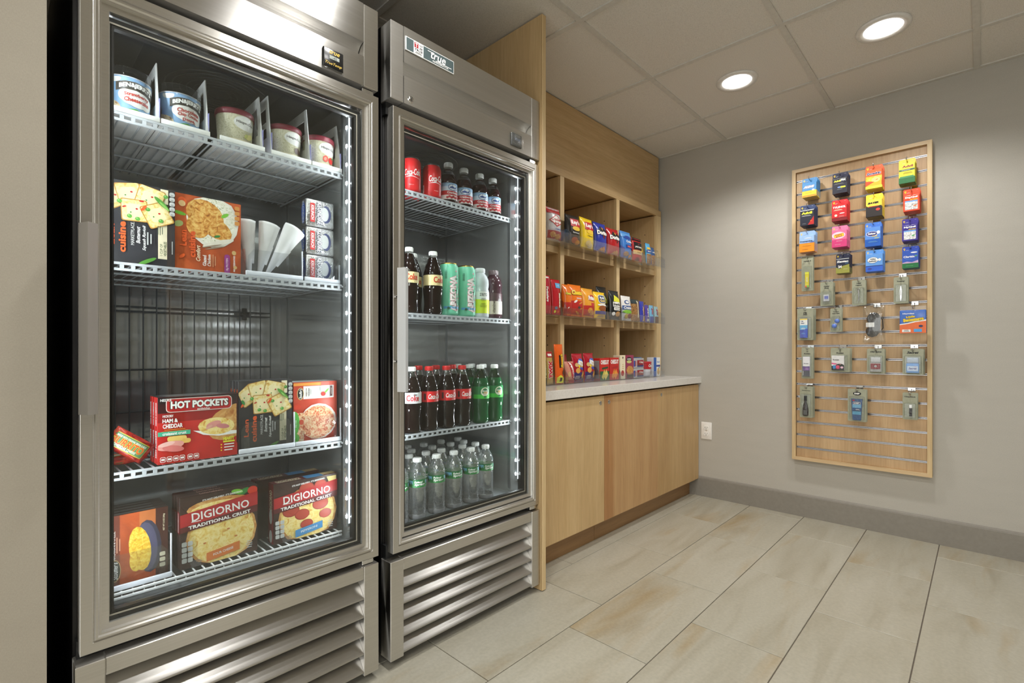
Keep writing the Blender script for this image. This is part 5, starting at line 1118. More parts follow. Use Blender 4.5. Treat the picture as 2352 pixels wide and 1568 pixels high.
MIDR = [
 ('candy_bag', .062, .205, .02, G((176, 34, 50)), 1.856, 0.3, 'tall red licorice twist pack next to the end panel', [('t', 'Twizzlers', .42, .52, 1.3, .26, 'w', {'rot': -PI/2, 'shear': .2, 'bold': .04}), ('r', .68, .05, .76, .95, (210, 70, 80)), ('r', .2, .93, .8, .97, 'w')]),
 ('candy_bag', .0765, .190, .024, G((186, 26, 38)), 1.9295, 0.3, 'red fruit candy pack with a light blue top corner', [('r', .38, .76, 1, .90, (96, 176, 226)), ('t', '4 free', .68, .83, .3, .07, 'w'), ('t', 'Starburst', .74, .42, 1.0, .16, 'w', {'rot': -PI/2, 'bold': .05, 'out': 'y'}), ('e', .35, .2, .14, .1, (90, 120, 150)), ('e', .6, .1, .12, .09, 'or_'), ('e', .25, .1, .1, .1, 'ly')]),
 ('chip_bag', .064, .170, .045, G((232, 120, 36)), 2.0045, 0.288, 'orange crunchy cheese puff bag, behind and beside the divider', [('r', 0, 0, 1, .42, (186, 40, 34)), ('t', 'Cheetos', .5, .70, .7, .2, 'ly', {'shear': .2, 'bold': .06, 'out': 'k'}), ('e', .4, .25, .1, .05, 'w', .6)]),
 ('chip_bag', 0.115, .178, .055, G((236, 122, 34)), 2.096, 0.3, 'orange crunchy cheese puff bag at the front', [('r', 0, 0, 1, .48, (190, 40, 34)), ('t', 'Cheetos', .5, .74, .76, .24, 'y', {'shear': .2, 'bold': .07, 'out': 'k'}), ('t', 'CRUNCHY', .56, .56, .4, .06, 'w', {'bold': .04}), ('e', .3, .46, .12, .05, 'w', .5), ('e', .66, .42, .16, .035, F_CHIP, .4), ('e', .55, .28, .1, .06, (80, 70, 60)), ('e', .5, .12, .2, .04, F_CHIP, -.4), ('e', .75, .25, .14, .03, F_CHIP, .2)]),
 ('chip_bag', 0.1, .158, .045, G((222, 150, 56)), 2.19, 0.4, 'golden corn chip bag behind the front one', [('t', 'Fritos', .6, .7, .5, .2, 'r', {'bold': .05})]),
 ('chip_bag', 0.114, .168, .055, G((234, 164, 56)), 2.215, 0.3, 'golden corn chip bag with a red lower half', [('r', 0, 0, 1, .40, (186, 46, 36)), ('e', .58, .66, .30, .16, (176, 36, 40)), ('t', 'Fritos', .58, .66, .58, .22, 'w', {'shear': .15, 'bold': .07}), ('q', .5, .40, .92, .50, .02, (200, 60, 50)), ('e', .45, .24, .2, .14, F_CHIP), ('e', .66, .16, .2, .12, F_CHIP)]),
 ('chip_bag', 0.116, .158, .05, G((244, 200, 40)), 2.335, 0.3, 'yellow pretzel bag with a blue oval logo', [('q', .20, .56, .86, .88, .14, 'w'), ('q', .23, .58, .83, .86, .13, (46, 70, 110)), ('t', 'Rold', .53, .77, .40, .12, 'w', {'bold': .05}), ('t', 'Gold', .53, .66, .44, .13, (236, 206, 120), {'bold': .05}), ('e', .5, .50, .36, .06, 'w'), ('e', .52, .38, .32, .14, (150, 80, 36)), ('r', 0, .16, 1, .28, (60, 50, 130)), ('e', .5, .08, .3, .08, 'tan')]),
 ('popcorn_bag', .105, .208, .05, G((30, 34, 36)), 2.4700, .3700, 'black popcorn bag with yellow print, taller one at the back', [('p', [(.2, .5), (.45, .75), (.85, .5)], 'ly'), ('t', 'Smart', .5, .42, .7, .16, 'w', {'bold': .05})]),
 ('popcorn_bag', 0.11, .180, .05, G((34, 38, 40)), 2.495, 0.3, 'black popcorn bag with yellow print at the front beside the divider', [('p', [(.2, .62), (.3, .84), (.95, .66), (.9, .56)], 'ly'), ('r', .15, .44, .98, .60, 'w'), ('t', 'Smartfood', .56, .52, .78, .15, 'k', {'shear': .15, 'bold': .05}), ('q', .2, .32, .95, .42, .03, 'w'), ('t', 'White Cheddar', .58, .37, .62, .06, 'k', {'bold': .02}), ('e', .6, .2, .25, .14, F_POP), ('e', .2, .2, .12, .1, 'w')]),
 ('fruit_bag', 0.112, .158, .035, G((236, 234, 230)), 2.627, 0.295, 'white and blue dried cranberry bag with a green stripe', [('e', .42, .74, .24, .12, (60, 90, 150)), ('e', .44, .74, .17, .07, 'w'), ('r', 0, .44, 1, .60, (60, 90, 150)), ('t', 'Craisins', .5, .52, .8, .16, 'w', {'shear': .2, 'bold': .04}), ('e', .5, .36, .5, .10, (130, 190, 60)), ('e', .35, .18, .2, .14, (186, 160, 60)), ('e', .68, .2, .24, .14, (120, 50, 40))]),
 ('nut_pack', .098, .146, .025, F_NUTS, 2.74, 0.3, 'clear bag of mixed nuts with a dark top', [('r', 0, .80, 1, 1, (40, 56, 60)), ('r', .72, .2, .9, .95, 'cr'), ('l', .81, .8, .1, 5, .1, 'r')]),
 ('snack_bar', 0.06, .140, .02, G((52, 62, 170)), 2.835, 0.3, 'deep blue foil cookie bar pack', [('t', 'wafer', .55, .55, 1.0, .3, (230, 190, 120), {'rot': PI/2, 'bold': .03}), ('r', .5, .06, .8, .3, 'tan')]),
 ('snack_bar', .050, .120, .018, G((84, 66, 160)), 2.902, 0.3, 'purple nutrition bar standing beside the deep blue pack', [('t', 'LUNA', .55, .58, 1.2, .4, 'w', {'rot': PI/2, 'bold': .04}), ('r', .2, .08, .8, .22, 'lgy')]),
 ('snack_bar', 0.054, .122, .018, G((120, 180, 216)), 2.964, 0.3, 'light blue nutrition bar standing beside the purple one', [('t', 'CLIF', .5, .66, .8, .3, (190, 60, 50), {'rot': PI/2, 'bold': .05}), ('r', 0, 0, 1, .36, (60, 80, 160))]),
 ('snack_bar', 0.056, .118, .018, G((150, 186, 196)), 3.033, 0.3, 'grey blue nutrition bar with red letters next to the wall', [('t', 'CLIF', .5, .66, .8, .3, (180, 40, 40), {'rot': PI/2, 'bold': .05}), ('r', 0, 0, 1, .40, (110, 80, 60))]),
]
LOWR = [
 ('candy_bar', .042, .165, .018, G((70, 80, 60)), 1.816, 0.29, 'dark coconut candy bar next to the end panel', [('r', 0, .75, 1, .95, (120, 40, 50)), ('t', 'Almond', .55, .45, 1.9, .45, (190, 210, 170), {'rot': PI/2, 'bold': .04})]),
 ('candy_bar', .052, .170, .018, G((190, 160, 90)), 1.865, 0.29, 'gold candy bar with big red letters', [('r', 0, .82, 1, 1, (170, 30, 40)), ('t', 'TWIX', .5, .45, 1.75, .62, (190, 30, 40), {'rot': PI/2, 'bold': .07, 'out': 'w'}), ('r', .2, .86, .8, .93, 'w')]),
 ('candy_bar', .078, .205, .022, G((226, 96, 30)), 1.895, 0.375, 'bright orange peanut butter cup pack at the back', [('r', .3, .2, .5, .6, 'k')]),
 ('candy_bar', 0.07, .208, .024, G((232, 100, 28)), 1.944, 0.29, 'bright orange peanut butter cup pack with a yellow foot', [('r', .36, .40, .54, .72, 'k'), ('t', "Reese's", .66, .58, 1.05, .26, 'y', {'rot': PI/2, 'shear': .25, 'bold': .07, 'out': 'k'}), ('p', [(.12, .02), (.12, .16), (.5, .22), (.92, .14), (.92, .02)], 'ly'), ('r', .45, .05, .7, .15, 'k'), ('e', .85, .28, .16, .2, (90, 50, 30))]),
 ('cookie_pack', .086, .152, .035, G((150, 26, 44), .2), 2.118, 0.4, 'shiny red cracker bag standing behind the cookie pack', []),
 ('cookie_pack', 0.074, .116, .030, G((206, 140, 120)), 2.028, 0.288, 'red and white shortbread cookie pack', [('p', [(.3, .98), (.98, .9), (.98, .2), (.6, .2)], (180, 36, 44)), ('p', [(.38, .98), (.6, .94), (.95, .25), (.75, .22)], 'w'), ('t', 'Lorna', .66, .55, .95, .22, (170, 36, 40), {'rot': -1.1, 'bold': .04}), ('r', 0, 0, 1, .14, (176, 40, 40)), ('e', .3, .4, .14, .2, 'tan')]),
 ('cracker_bag', 0.098, .158, .04, G((170, 26, 44), .2), 2.119, 0.3, 'red and navy bite size cracker bag beside the cookie pack', 'R'),
 ('cracker_bag', 0.1, .160, .04, G((166, 24, 42), .2), 2.227, 0.3, 'red and navy bite size cracker bag beside the red boxes', 'R'),
]
RITZ = [('r', 0, 0, 1, .34, (56, 44, 100)), ('e', .58, .66, .28, .26, (60, 100, 190)), ('e', .57, .60, .25, .22, 'y'), ('t', 'RITZ', .60, .66, .46, .26, 'w', {'bold': .08, 'out': 'b', 'rot': -.3}), ('t', 'bits', .66, .48, .36, .18, (60, 70, 170), {'bold': .08, 'rot': -.3}), ('e', .24, .60, .13, .12, 'tan'), ('e', .32, .40, .17, .16, (216, 160, 80)), ('p', [(.62, .22), (.78, .10), (.92, .28), (.78, .42)], (206, 150, 70)), ('l', .3, .2, .4, 3, .07, 'lgy')]
def place(rows, z0, zn, grp):
    for k, q in enumerate(rows):
        nm, W, H, D, mat, x, y, lb, ops = q
        if ops == 'R': ops = RITZ
        bag(nm, W, H, D, mat, x, y, z0+.0035, lb, None, ops, seed=k+zn, rz=random.uniform(-.05, .05))
place(TOPR, T1, 1, ''); place(MIDR, T2, 40, ''); place(LOWR, T3, 80, '')
CZ = lambda c2: [('t', 'CHEEZ-IT', .5, .82, .86, .25, 'w', {'bold': .05}), ('q', .2, .52, .85, .60, .02, c2, .1)]+[('p', [(.18, .16), (.45, .50), (.62, .30), (.34, .04)], F_CHIP if c2 != 'dg' else (206, 190, 90)), ('p', [(.42, .20), (.66, .50), (.88, .26), (.6, .02)], (232, 150, 60) if c2 != 'dg' else (222, 206, 110))]
carton('cracker_box', .098, .130, .045, [('r', 0, 0, 1, .42, (30, 90, 50))]+CZ('dg'), (196, 40, 34), (2.3455, .272, T3+.003), 'red square cracker box with a green lower print', 'box', 'red cracker boxes', side=[('r', .1, .1, .9, .9, (150, 140, 136)), ('l', .5, .8, .7, 12, .14, 'gy')])
carton('cracker_box', .098, .132, .045, CZ((170, 30, 30)), (190, 38, 32), (2.4515, .272, T3+.003), 'red square cracker box with orange crackers, beside the cream box', 'box', 'red cracker boxes')
carton('popcorn_box', .060, .146, .05, [('e', .5, .9, .1, .12, (60, 50, 44)), ('e', .45, .25, .3, .3, (170, 60, 60)), ('l', .5, .6, .3, 3, .2, 'tan')], 'cr', (2.5465, .272, T3+.003), 'narrow cream coloured snack box beside the red cracker box', 'box')
carton('popcorn_box', .092, .146, .05, [('e', .4, .82, .36, .16, 'k'), ('e', .4, .72, .32, .1, (196, 196, 120)), ('t', 'POPPED', .4, .83, .5, .1, 'w', {'bold': .03}), ('e', .5, .36, .45, .3, F_POP), ('r', .1, .03, .95, .18, (60, 50, 40))], (150, 50, 84), (2.6260, .270, T3+.003), 'plum coloured snack box with a black cap shaped logo', 'box')
M_SIL = pm((176, 178, 180), .3)
for k, (zz, w) in enumerate(((0, 'lower'), (.064, 'upper'))):
    carton('snack_cup_pack', .128, .062, .05, [('r', .34, .10, .96, .80, (150, 30, 36)), ('r', .34, .10, .96, .28, (50, 50, 110)), ('t', 'Crisp', .74, .56, .36, .12, 'w', {'bold': .03}), ('r', .0, .15, .16, .75, (60, 70, 150)), ('r', .18, .2, .24, .7, 'or_'), ('e', .5, .35, .08, .07, (110, 60, 40))], M_SIL, (2.7400, .272, T3+.003+zz), 'silver red and navy snack pack, %s of the two stacked' % w, 'box', 'stacked silver snack packs')
def soup(x, lb):
    o = MB().lathe([(0, .002), (.030, .002), (.032, 0), (.040, .012), (.044, .092)], pm((222, 222, 228), .4), 28).build('soup_cup', loc=(x, .315, T3+.0032)); tag(o, lb, 'cup')
    MB().lathe([(.0445, .052), (.0452, .092)], pm((176, 30, 40), .4), 28).build('label_band', o); MB().lathe([(.044, .090), (.0465, .092), (.0465, .099), (.043, .101), (0, .101)], pm((186, 30, 40), .35), 28).build('lid', o)
    P = Print(wrap(.0452, .05, .25), lift=.0006); art(P, .075, .045, [('t', 'Creamy', .5, .5, .8, .34, 'w', {'shear': .3, 'bold': .03}), ('e', .7, -.5, .2, .2, (200, 150, 160))], 1, (-.05, .05, -.04, .044)); P.done(o, 'cup_print')
soup(2.8900, 'red and white soup cup with a red lid standing in front of the blue boxes')
BLU = [('r', 0, .6, 1, 1, (90, 140, 206)), ('r', 0, .0, .42, 1, (44, 96, 180)), ('e', .7, .7, .22, .2, 'w')]
carton('blue_snack_box', .060, .128, .05, BLU, (60, 120, 196), (2.9330, .375, T3+.003), 'blue snack box beside the soup cup', 'box')
carton('blue_snack_box', .092, .128, .05, BLU[:2]+[('r', .42, 0, 1, 1, 'w'), ('r', .42, .50, 1, .60, (60, 70, 150)), ('t', 'fresh', .71, .76, .4, .14, (60, 120, 196), {'bold': .02}), ('e', .72, .26, .2, .26, 'tan'), ('e', .85, .45, .06, .06, 'g')], (226, 228, 230), (3.0180, .290, T3+.003), 'blue and white snack box standing next to the wall', 'box')
for z, nm, h, c1, c2 in ((T1, 'top', .055, 2.009, 2.555), (T2, 'middle', .046, 1.9712, 2.5605)):
    for fa, fb, ia, ib, col in ((1.775, c1-.0012, 1.484, c1-.0012, 'beside the end panel'), (c1, c2-.0012, 2.059, c2-.0012, 'in the middle column'), (c2, 3.080, 2.632, 3.075, 'in the wall column')):
        snack_tray(fa, fb, ia, min(ib, 2.016) if fa < 1.9 else ib, z, 'long clear plastic snack tray on the %s shelf %s' % (nm, col), h)
for fa, fb, ia, ib, col in ((1.765, 1.9835, 1.7, 1.98, 'beside the end panel'), (1.9855, 2.284, 2.059, 2.28, 'under the bite size cracker bags'), (2.286, 2.508, 2.29, 2.50, 'under the red cracker boxes'), (2.510, 3.075, 2.632, 3.07, 'under the boxes by the wall')):
    snack_tray(fa, fb, ia, ib, T3, 'long clear plastic snack tray on the counter %s' % col, .040)
# ------------------------------------------------------------------ hooks and hanging packs on the slatwall
SL = XR-.0318
M_CARD = food('olive_grey_card', [(.3, (150, 152, 130)), (.7, (166, 168, 146))], 20, .5)
def hook(y, zt, xf, label):
    """zt: height of the prong; sits in the nearest groove above"""
    zg = min(GZ, key=lambda g: abs(g-(zt+.012)))
    o = empty('peg_hook', (SL, y, zg), label, 'hook', 'chrome peg hooks')
    MB().rbox((-.0032, -.016, -.016), (-.0016, .016, .004), .0006, M_CHROME, 1, False).box((-.0030, -.014, -.003), (.006, .014, .002), M_CHROME).build('bracket', o)
    L = SL-xf+.012; z = zt-zg
    MB().tube([(-.0025, 0, -.004), (-.012, 0, z if abs(z) < .02 else z), (-L*.5, 0, z-.001), (-L+.006, 0, z), (-L+.001, 0, z+.006), (-L, 0, z+.011)], .0021, M_CHROME, 8).build('prong', o)
    MB().lathe([(0, -.0032), (.0025, -.002), (.0034, 0), (.0025, .002), (0, .0032)], M_CHROME, 10, (-L, 0, z+.0125)).build('tip_ball', o)
def card_mesh(W, H, t, mat, slot=.008):
    """card with a round hang hole near its top, in local x-z, front at y=0"""
    m = MB(); hz = H-.010; n = 12; r = .0035; b = .004
    outer = [(-W/2, 0), (W/2, 0), (W/2, H-b), (W/2-b, H), (-W/2+b, H), (-W/2, H-b)]
    m.prism([(-W/2, b), (-W/2+b, 0), (W/2-b, 0), (W/2, b), (W/2, hz-r), (-W/2, hz-r)], 1, 0, t, mat)
    m.prism([(-W/2, hz+r), (W/2, hz+r), (W/2, H-b), (W/2-b, H), (-W/2+b, H), (-W/2, H-b)], 1, 0, t, mat)
    m.prism([(-W/2, hz-r), (-r, hz-r), (-r, hz+r), (-W/2, hz+r)], 1, 0, t, mat); m.prism([(r, hz-r), (W/2, hz-r), (W/2, hz+r), (r, hz+r)], 1, 0, t, mat)
    return m
PIN = lambda c: [('e', .13, .895, .060, .060, 'y'), ('e', .13, .895, .032, .032, c), ('p', [(.09, .865), (.17, .865), (.13, .82)], 'y'), ('l', .30, .84, .22, 2, .03, 'lgy'), ('l', .84, .93, .14, 1, .03, 'lgy')]
XF = 3.080
SC_ = (XF+.1128)/(3.115+.1128)
def pos(y, z): return -1.323+(y+1.323)*SC_, .9912+(z-.9912)*SC_
def med(y, zt, w, h, n, desc, card, box, boxh, ops, pinc=None, boxz=.004, boxw=.97):
    y, zt = pos(y, zt); w *= SC_; h *= SC_
    z0 = zt-h; pitch = .0185
    hook(y, zt-.010, XF, 'chrome peg hook holding the %s packs' % desc)
    me = None
    for k in range(n):
        ordn = ('front', 'second', 'third', 'fourth', 'fifth', 'sixth')[k]
        lb = '%s pack, %s of its hook' % (desc, 'front one' if k == 0 else ordn+' from the front')
        if k == 0:
            o = card_mesh(w, h, .0012, C(card)).build('medicine_pack', loc=(XF+.013, y, z0), rz=-PI/2); tag(o, lb, 'medicine pack', '%s packs' % desc)
            bw = w*boxw
            lo = next((q for q in ops if q[0] == 'r' and q[1] == 0 and q[2] == 0 and q[3] == 1), None); zs = h*(lo[4] if lo else .5)
            bx = MB().box((-bw/2, -.0125, h*boxz), (bw/2, -.0002, zs), C(lo[5]) if lo else C(box)).rbox((-bw/2, -.0125, zs), (bw/2, -.0002, h*(boxz+boxh)), .0012, C(box), 1, False).build('carton_front', o)
            P = Print(FRONT(-.0125)); art(P, w, h, ops, 1, (-bw/2+.001, bw/2-.001, h*boxz+.001, h*(boxz+boxh)-.001)); P.done(o)
            P = Print(FRONT(0)); art(P, w, h, PIN(pinc or card), 1, (-w/2, w/2, h*(boxz+boxh), h)); P.done(o, 'card_print', 'card_lettering')
        else:
            c = o.copy(); COL.objects.link(c); c.location = (XF+.013+pitch*k*.98, y+.0005*(-1)**k, z0); c['label'] = lb
            for ch in o.children:
                if ch.name.startswith('carton_front'):
                    d = ch.copy(); COL.objects.link(d); d.parent = c
W = 'w'
med(-.604, 1.982, .074, .110, 5, 'blue and yellow pain reliever', (62, 130, 186), (62, 130, 186), .74, [('r', 0, 0, 1, .32, (236, 196, 44)), ('r', 0, .02, 1, .10, (206, 130, 40)), ('t', 'ALEVE', .47, .52, .74, .17, W, {'shear': .3, 'bold': .07, 'out': 'or_'}), ('e', .78, .34, .09, .06, W), ('l', .45, .42, .7, 2, .045, 'lb'), ('l', .45, .2, .6, 1, .04, 'or_')])
med(-.752, 1.975, .071, .115, 5, 'navy night time pain reliever', (28, 30, 58), (22, 23, 40), .76, [('r', .04, .70, .96, .715, 'gy'), ('t', 'Advil', .33, .60, .44, .15, 'ly', {'bold': .06}), ('t', 'PM', .72, .62, .30, .17, W, {'bold': .05}), ('l', .45, .47, .7, 2, .05, 'gy'), ('e', .48, .29, .13, .05, (120, 150, 220)), ('q', .55, .25, .88, .32, .03, 'ly'), ('l', .5, .2, .4, 2, .04, 'gy')])
med(-.905, 1.977, .074, .125, 5, 'orange sunburst migraine', (226, 90, 36), (222, 92, 36), .80, [('r', 0, .30, 1, .52, F_SUN), ('p', [(0, .1), (0, .3), (.95, .42), (.95, .06)], (236, 170, 40)), ('e', .62, .36, .26, .17, (244, 232, 120)), ('r', 0, 0, 1, .11, 'ly'), ('p', [(0, .12), (.55, .28), (.0, .34)], (206, 70, 30)), ('t', 'Excedrin', .5, .64, .82, .16, (60, 60, 110), {'shear': .25, 'bold': .05, 'out': W}), ('e', .68, .36, .08, .025, (200, 60, 40), .3)])
med(-1.043, 1.974, .067, .126, 4, 'yellow and green cold', (214, 190, 40), (226, 214, 44), .80, [('r', 0, 0, 1, .24, (26, 100, 50)), ('q', .08, .22, .92, .29, .03, (60, 130, 80)), ('r', 0, .50, 1, .57, (46, 84, 60)), ('t', 'Advil', .55, .68, .66, .18, (140, 40, 36), {'bold': .05}), ('l', .55, .44, .6, 3, .05, (150, 140, 40)), ('l', .45, .53, .7, 1, .04, W)])
med(-.593, 1.828, .073, .118, 5, 'navy and red pain reliever', (44, 60, 100), (30, 34, 50), .76, [('r', .02, .72, .98, .745, W), ('t', 'Advil', .48, .60, .74, .19, 'ly', {'bold': .06}), ('l', .45, .48, .7, 2, .045, 'lgy'), ('p', [(.55, .02), (.98, .02), (.98, .42)], (176, 36, 34)), ('e', .78, .2, .07, .04, 'or_'), ('l', .3, .1, .3, 2, .04, 'gy')])
med(-.750, 1.826, .073, .118, 5, 'bright red pain reliever', (206, 34, 40), (190, 30, 36), .76, [('r', 0, 0, 1, .14, (120, 20, 28)), ('t', 'TYLENOL', .5, .64, .82, .15, W, {'shear': .2, 'bold': .05}), ('l', .5, .73, .5, 1, .03, 'or_'), ('l', .42, .52, .6, 2, .05, 'cr'), ('e', .28, .26, .09, .09, 'cr'), ('e', .68, .34, .16, .035, W), ('l', .65, .22, .36, 3, .045, (230, 130, 130))])
med(-.906, 1.824, .072, .122, 5, 'yellow and black aspirin', (236, 200, 52), (236, 206, 70), .74, [('r', 0, 0, 1, .42, (40, 34, 34)), ('p', [(.04, .40), (.2, .46), (.95, .46), (.95, .38)], (40, 34, 34)), ('r', .1, .43, .8, .45, 'r'), ('t', 'BAYER', .45, .60, .66, .14, 'k', {'shear': .3, 'bold': .07}), ('e', .74, .30, .13, .10, (200, 60, 44)), ('e', .24, .28, .08, .03, W), ('l', .4, .2, .5, 3, .045, 'gy'), ('p', [(0, .5), (0, .0), (1, 0)], (40, 34, 34))])
def blist(y, zt, w, desc, col, hl, pill, word):
    med(y, zt, w, .115, 5, desc, col, col, .70, [('p', [(.04, .80), (.04, .70), (.5, .68), (.95, .82), (.95, .88), (.4, .85)], W), ('e', .18, .77, .07, .035, 'lg'), ('p', [(.42, .80), (.62, .81), (.52, .68)], (40, 50, 60)), ('t', word, .50, .60, .74, .16, W, {'bold': .06}), ('t', 'SEVERE', .65, .50, .46, .07, hl, {'bold': .04}), ('r', .12, .06, .88, .46, M_FOIL), ('r', .12, .40, .88, .46, (110, 160, 220)), ('e', .72, .22, .12, .045, pill, .3)], boxz=.004)
blist(-1.061, 1.817, .067, 'orange daytime cold blister', (222, 72, 36), 'y', (226, 120, 60), 'DayQuil')
med(-.591, 1.678, .078, .121, 4, 'pale blue and orange motion sickness', (150, 182, 222), (154, 186, 224), .78, [('r', 0, 0, 1, .42, (226, 144, 36)), ('p', [(0, .42), (1, .42), (1, .50), (.7, .44)], (80, 110, 180)), ('t', 'Dramamine', .47, .51, .80, .12, 'nb', {'bold': .04}), ('l', .6, .66, .5, 2, .05, W), ('l', .5, .28, .7, 1, .04, (160, 90, 20)), ('l', .4, .12, .5, 1, .04, (160, 90, 20))])
med(-.750, 1.681, .073, .119, 5, 'pink stomach remedy', (224, 120, 160), (226, 110, 150), .78, [('r', 0, 0, 1, .34, (206, 60, 120)), ('e', .45, .55, .44, .26, (240, 200, 216)), ('q', .16, .46, .80, .62, .06, (206, 60, 60), .15), ('q', .18, .47, .78, .61, .05, 'y', .15), ('t', 'Pepto', .48, .57, .46, .12, (170, 30, 60), {'bold': .06, 'rot': .15}), ('t', 'Bismol', .48, .50, .4, .08, (170, 30, 60), {'bold': .06, 'rot': .15}), ('l', .5, .28, .5, 1, .04, W), ('l', .4, .12, .5, 1, .04, (240, 190, 210))])
med(-.901, 1.673, .071, .129, 4, 'blue cold tablet', (70, 120, 206), (60, 110, 200), .80, [('r', 0, 0, 1, .30, (30, 90, 180)), ('r', 0, .30, 1, .8, (90, 140, 214)), ('e', .45, .52, .36, .19, W), ('e', .45, .52, .33, .17, (44, 48, 120)), ('t', 'Seltzer', .45, .53, .50, .14, W, {'shear': .2, 'bold': .05}), ('t', 'PLUS', .62, .42, .3, .08, 'y', {'bold': .05}), ('e', .84, .56, .1, .12, W), ('t', 'COLD', .74, .33, .26, .07, 'ly', {'bold': .04}), ('l', .5, .2, .6, 2, .05, 'lb')])
blist(-1.055, 1.666, .064, 'purple night time cold blister', (58, 44, 140), 'y', (60, 160, 80), 'NyQuil')
med(-.766, 1.524, .065, .108, 4, 'black and olive heartburn', (30, 34, 60), (30, 36, 60), .82, [('r', 0, 0, 1, .30, (150, 150, 66)), ('p', [(0, .3), (1, .30), (1, .44)], (150, 150, 66)), ('r', .04, .72, .96, .74, W), ('t', 'Zantac', .48, .60, .84, .17, W, {'bold': .05}), ('e', .26, .34, .17, .17, (40, 40, 44)), ('t', '24', .30, .34, .26, .22, W, {'bold': .05}), ('l', .7, .2, .4, 1, .04, 'cr'), ('t', '150', .78, .50, .2, .06, 'lb')])
med(-.907, 1.526, .077, .116, 4, 'pale blue antacid tablet', (90, 150, 220), (100, 156, 224), .80, [('r', 0, 0, 1, .24, (50, 100, 206)), ('r', 0, .24, 1, .27, (30, 40, 110)), ('e', .42, .52, .31, .21, 'nb'), ('e', .42, .52, .295, .195, W), ('t', 'Alka', .42, .57, .34, .10, 'k', {'shear': .1, 'bold': .04}), ('t', 'Seltzer', .42, .48, .46, .11, 'k', {'shear': .1, 'bold': .04}), ('e', .80, .52, .09, .09, W), ('e', .25, .13, .12, .07, (60, 70, 150))])
med(-1.057, 1.523, .067, .112, 4, 'blue and green allergy', (40, 70, 170), (44, 84, 180), .80, [('r', 0, 0, 1, .22, (24, 110, 60)), ('p', [(0, .22), (1, .22), (1, .34), (.6, .26), (.3, .3), (0, .26)], (190, 160, 196)), ('t', 'Claritin', .42, .52, .66, .15, W, {'bold': .03}), ('e', .72, .70, .2, .05, W), ('t', '24', .84, .54, .14, .1, 'lg', {'bold': .03}), ('l', .4, .40, .5, 1, .04, 'lb'), ('l', .45, .1, .6, 1, .04, (120, 190, 130))])
# toiletry cards: grey card with a clear blister and the thing inside it
def toil(y, zt, w, h, n, desc, words, inner, bz, pitch=.016, cat='toiletry pack', dx=0):
    y, zt = pos(y, zt); w *= SC_; h *= SC_; z0 = zt-h; xf = XF+.01+dx
    hook(y, zt-.010, xf-.004, 'chrome peg hook with %s' % desc)
    o = None
    for k in range(n):
        ordn = ('front', 'second', 'third', 'fourth')[k]
        lb = '%s on grey card, %s' % (desc, 'front one on its hook' if k == 0 else ordn+' from the front')
        if o is None:
            o = card_mesh(w, h, .0012, M_CARD).build('toiletry_pack', loc=(xf+.014, y, z0), rz=-PI/2); tag(o, lb, cat, '%s packs' % desc)
            P = Print(FRONT(0))
            ops = [('l', .5, .955, .3, 1, .03, 'k'), ('l', .86, .955, .14, 1, .03, 'gy')]
            for q in words: ops.append(('t', q[0], .5, q[1], q[2], q[3], 'k', {'bold': .04, **(q[4] if len(q) > 4 else {})}))
            art(P, w, h, ops); P.done(o, 'card_print', 'card_lettering')
            inner(o, w, h)
            MB().rbox((-w*.42, -.0135, h*.05), (w*.42, -.0003, h*bz), .004, M_FILM, 1, False).build('blister', o)
        else:
            c = o.copy(); COL.objects.link(c); c.location = (xf+.014+pitch*k, y-.002*k, z0-.0005*k); c['label'] = lb
            for ch in o.children:
                if not ch.name.startswith('card'):
                    d = ch.copy(); COL.objects.link(d); d.parent = c
def boxin(fw, f0, f1, body, ops, t=.010, x=0.):
    def f(o, w, h):
        bw = w*fw; b = MB().rbox((x*w-bw/2, -.0005-t, h*f0), (x*w+bw/2, -.0006, h*f1), .0012, C(body), 1, False).build('inner_box', o)
        P = Print(FRONT(-.0005-t, h*f0, x*w)); art(P, bw, h*(f1-f0), ops); P.done(o, 'box_print', 'box_lettering')
    return f
toil(-.589, 1.535, .059, .200, 2, 'yellow nail glue', [('NAILS', .86, .66, .12, {'shear': .25})], boxin(.34, .10, .54, (222, 206, 40), [('r', 0, .86, 1, 1, 'ly'), ('r', .5, 0, 1, .12, 'lg'), ('t', 'glue', .5, .5, 1.3, .5, 'cr', {'rot': PI/2}), ('r', 0, 0, .5, .1, 'or_')]), .72)
toil(-.685, 1.377, .062, .134, 3, 'grey boxed dental floss', [('Dental', .82, .44, .11, {'shear': .2}), ('Floss', .745, .36, .11, {'shear': .2})], boxin(.46, .18, .46, (196, 198, 204), [('r', .2, .35, .85, .8, (110, 120, 190)), ('l', .5, .2, .6, 1, .1, 'gy')]), .60)
def clipper(o, w, h):
    m = MB(); m.tube([(0, -.004, h*.18), (.001, -.0055, h*.40), (-.001, -.0045, h*.62)], [.0035, .0022, .0035], M_CHROME, 8); m.tube([(-.003, -.005, h*.64), (0, -.006, h*.54), (.003, -.005, h*.66)], .0016, M_CHROME, 6)
    m.lathe([(0, -.004), (.004, -.002), (.0045, .001), (0, .004)], M_CHROME, 10, (0, -.006, h*.62)); m.build('nail_clipper', o)
toil(-.836, 1.374, .062, .138, 2, 'chrome nail clipper', [('Nail', .87, .34, .10, {'shear': .15}), ('Clipper', .79, .48, .10, {'shear': .15})], clipper, .70)
def tweez(o, w, h): 
    m = MB(); m.prism([(-.0035, h*.20), (-.001, h*.10), (.001, h*.10), (.0035, h*.20), (.0045, h*.50), (.0015, h*.66), (-.0015, h*.66), (-.0045, h*.50)], 1, -.004, -.002, M_CHROME); m.prism([(-.002, h*.3), (.002, h*.3), (.002, h*.5), (-.002, h*.5)], 1, -.0046, -.004, pm((222, 222, 222))); m.build('tweezers', o)
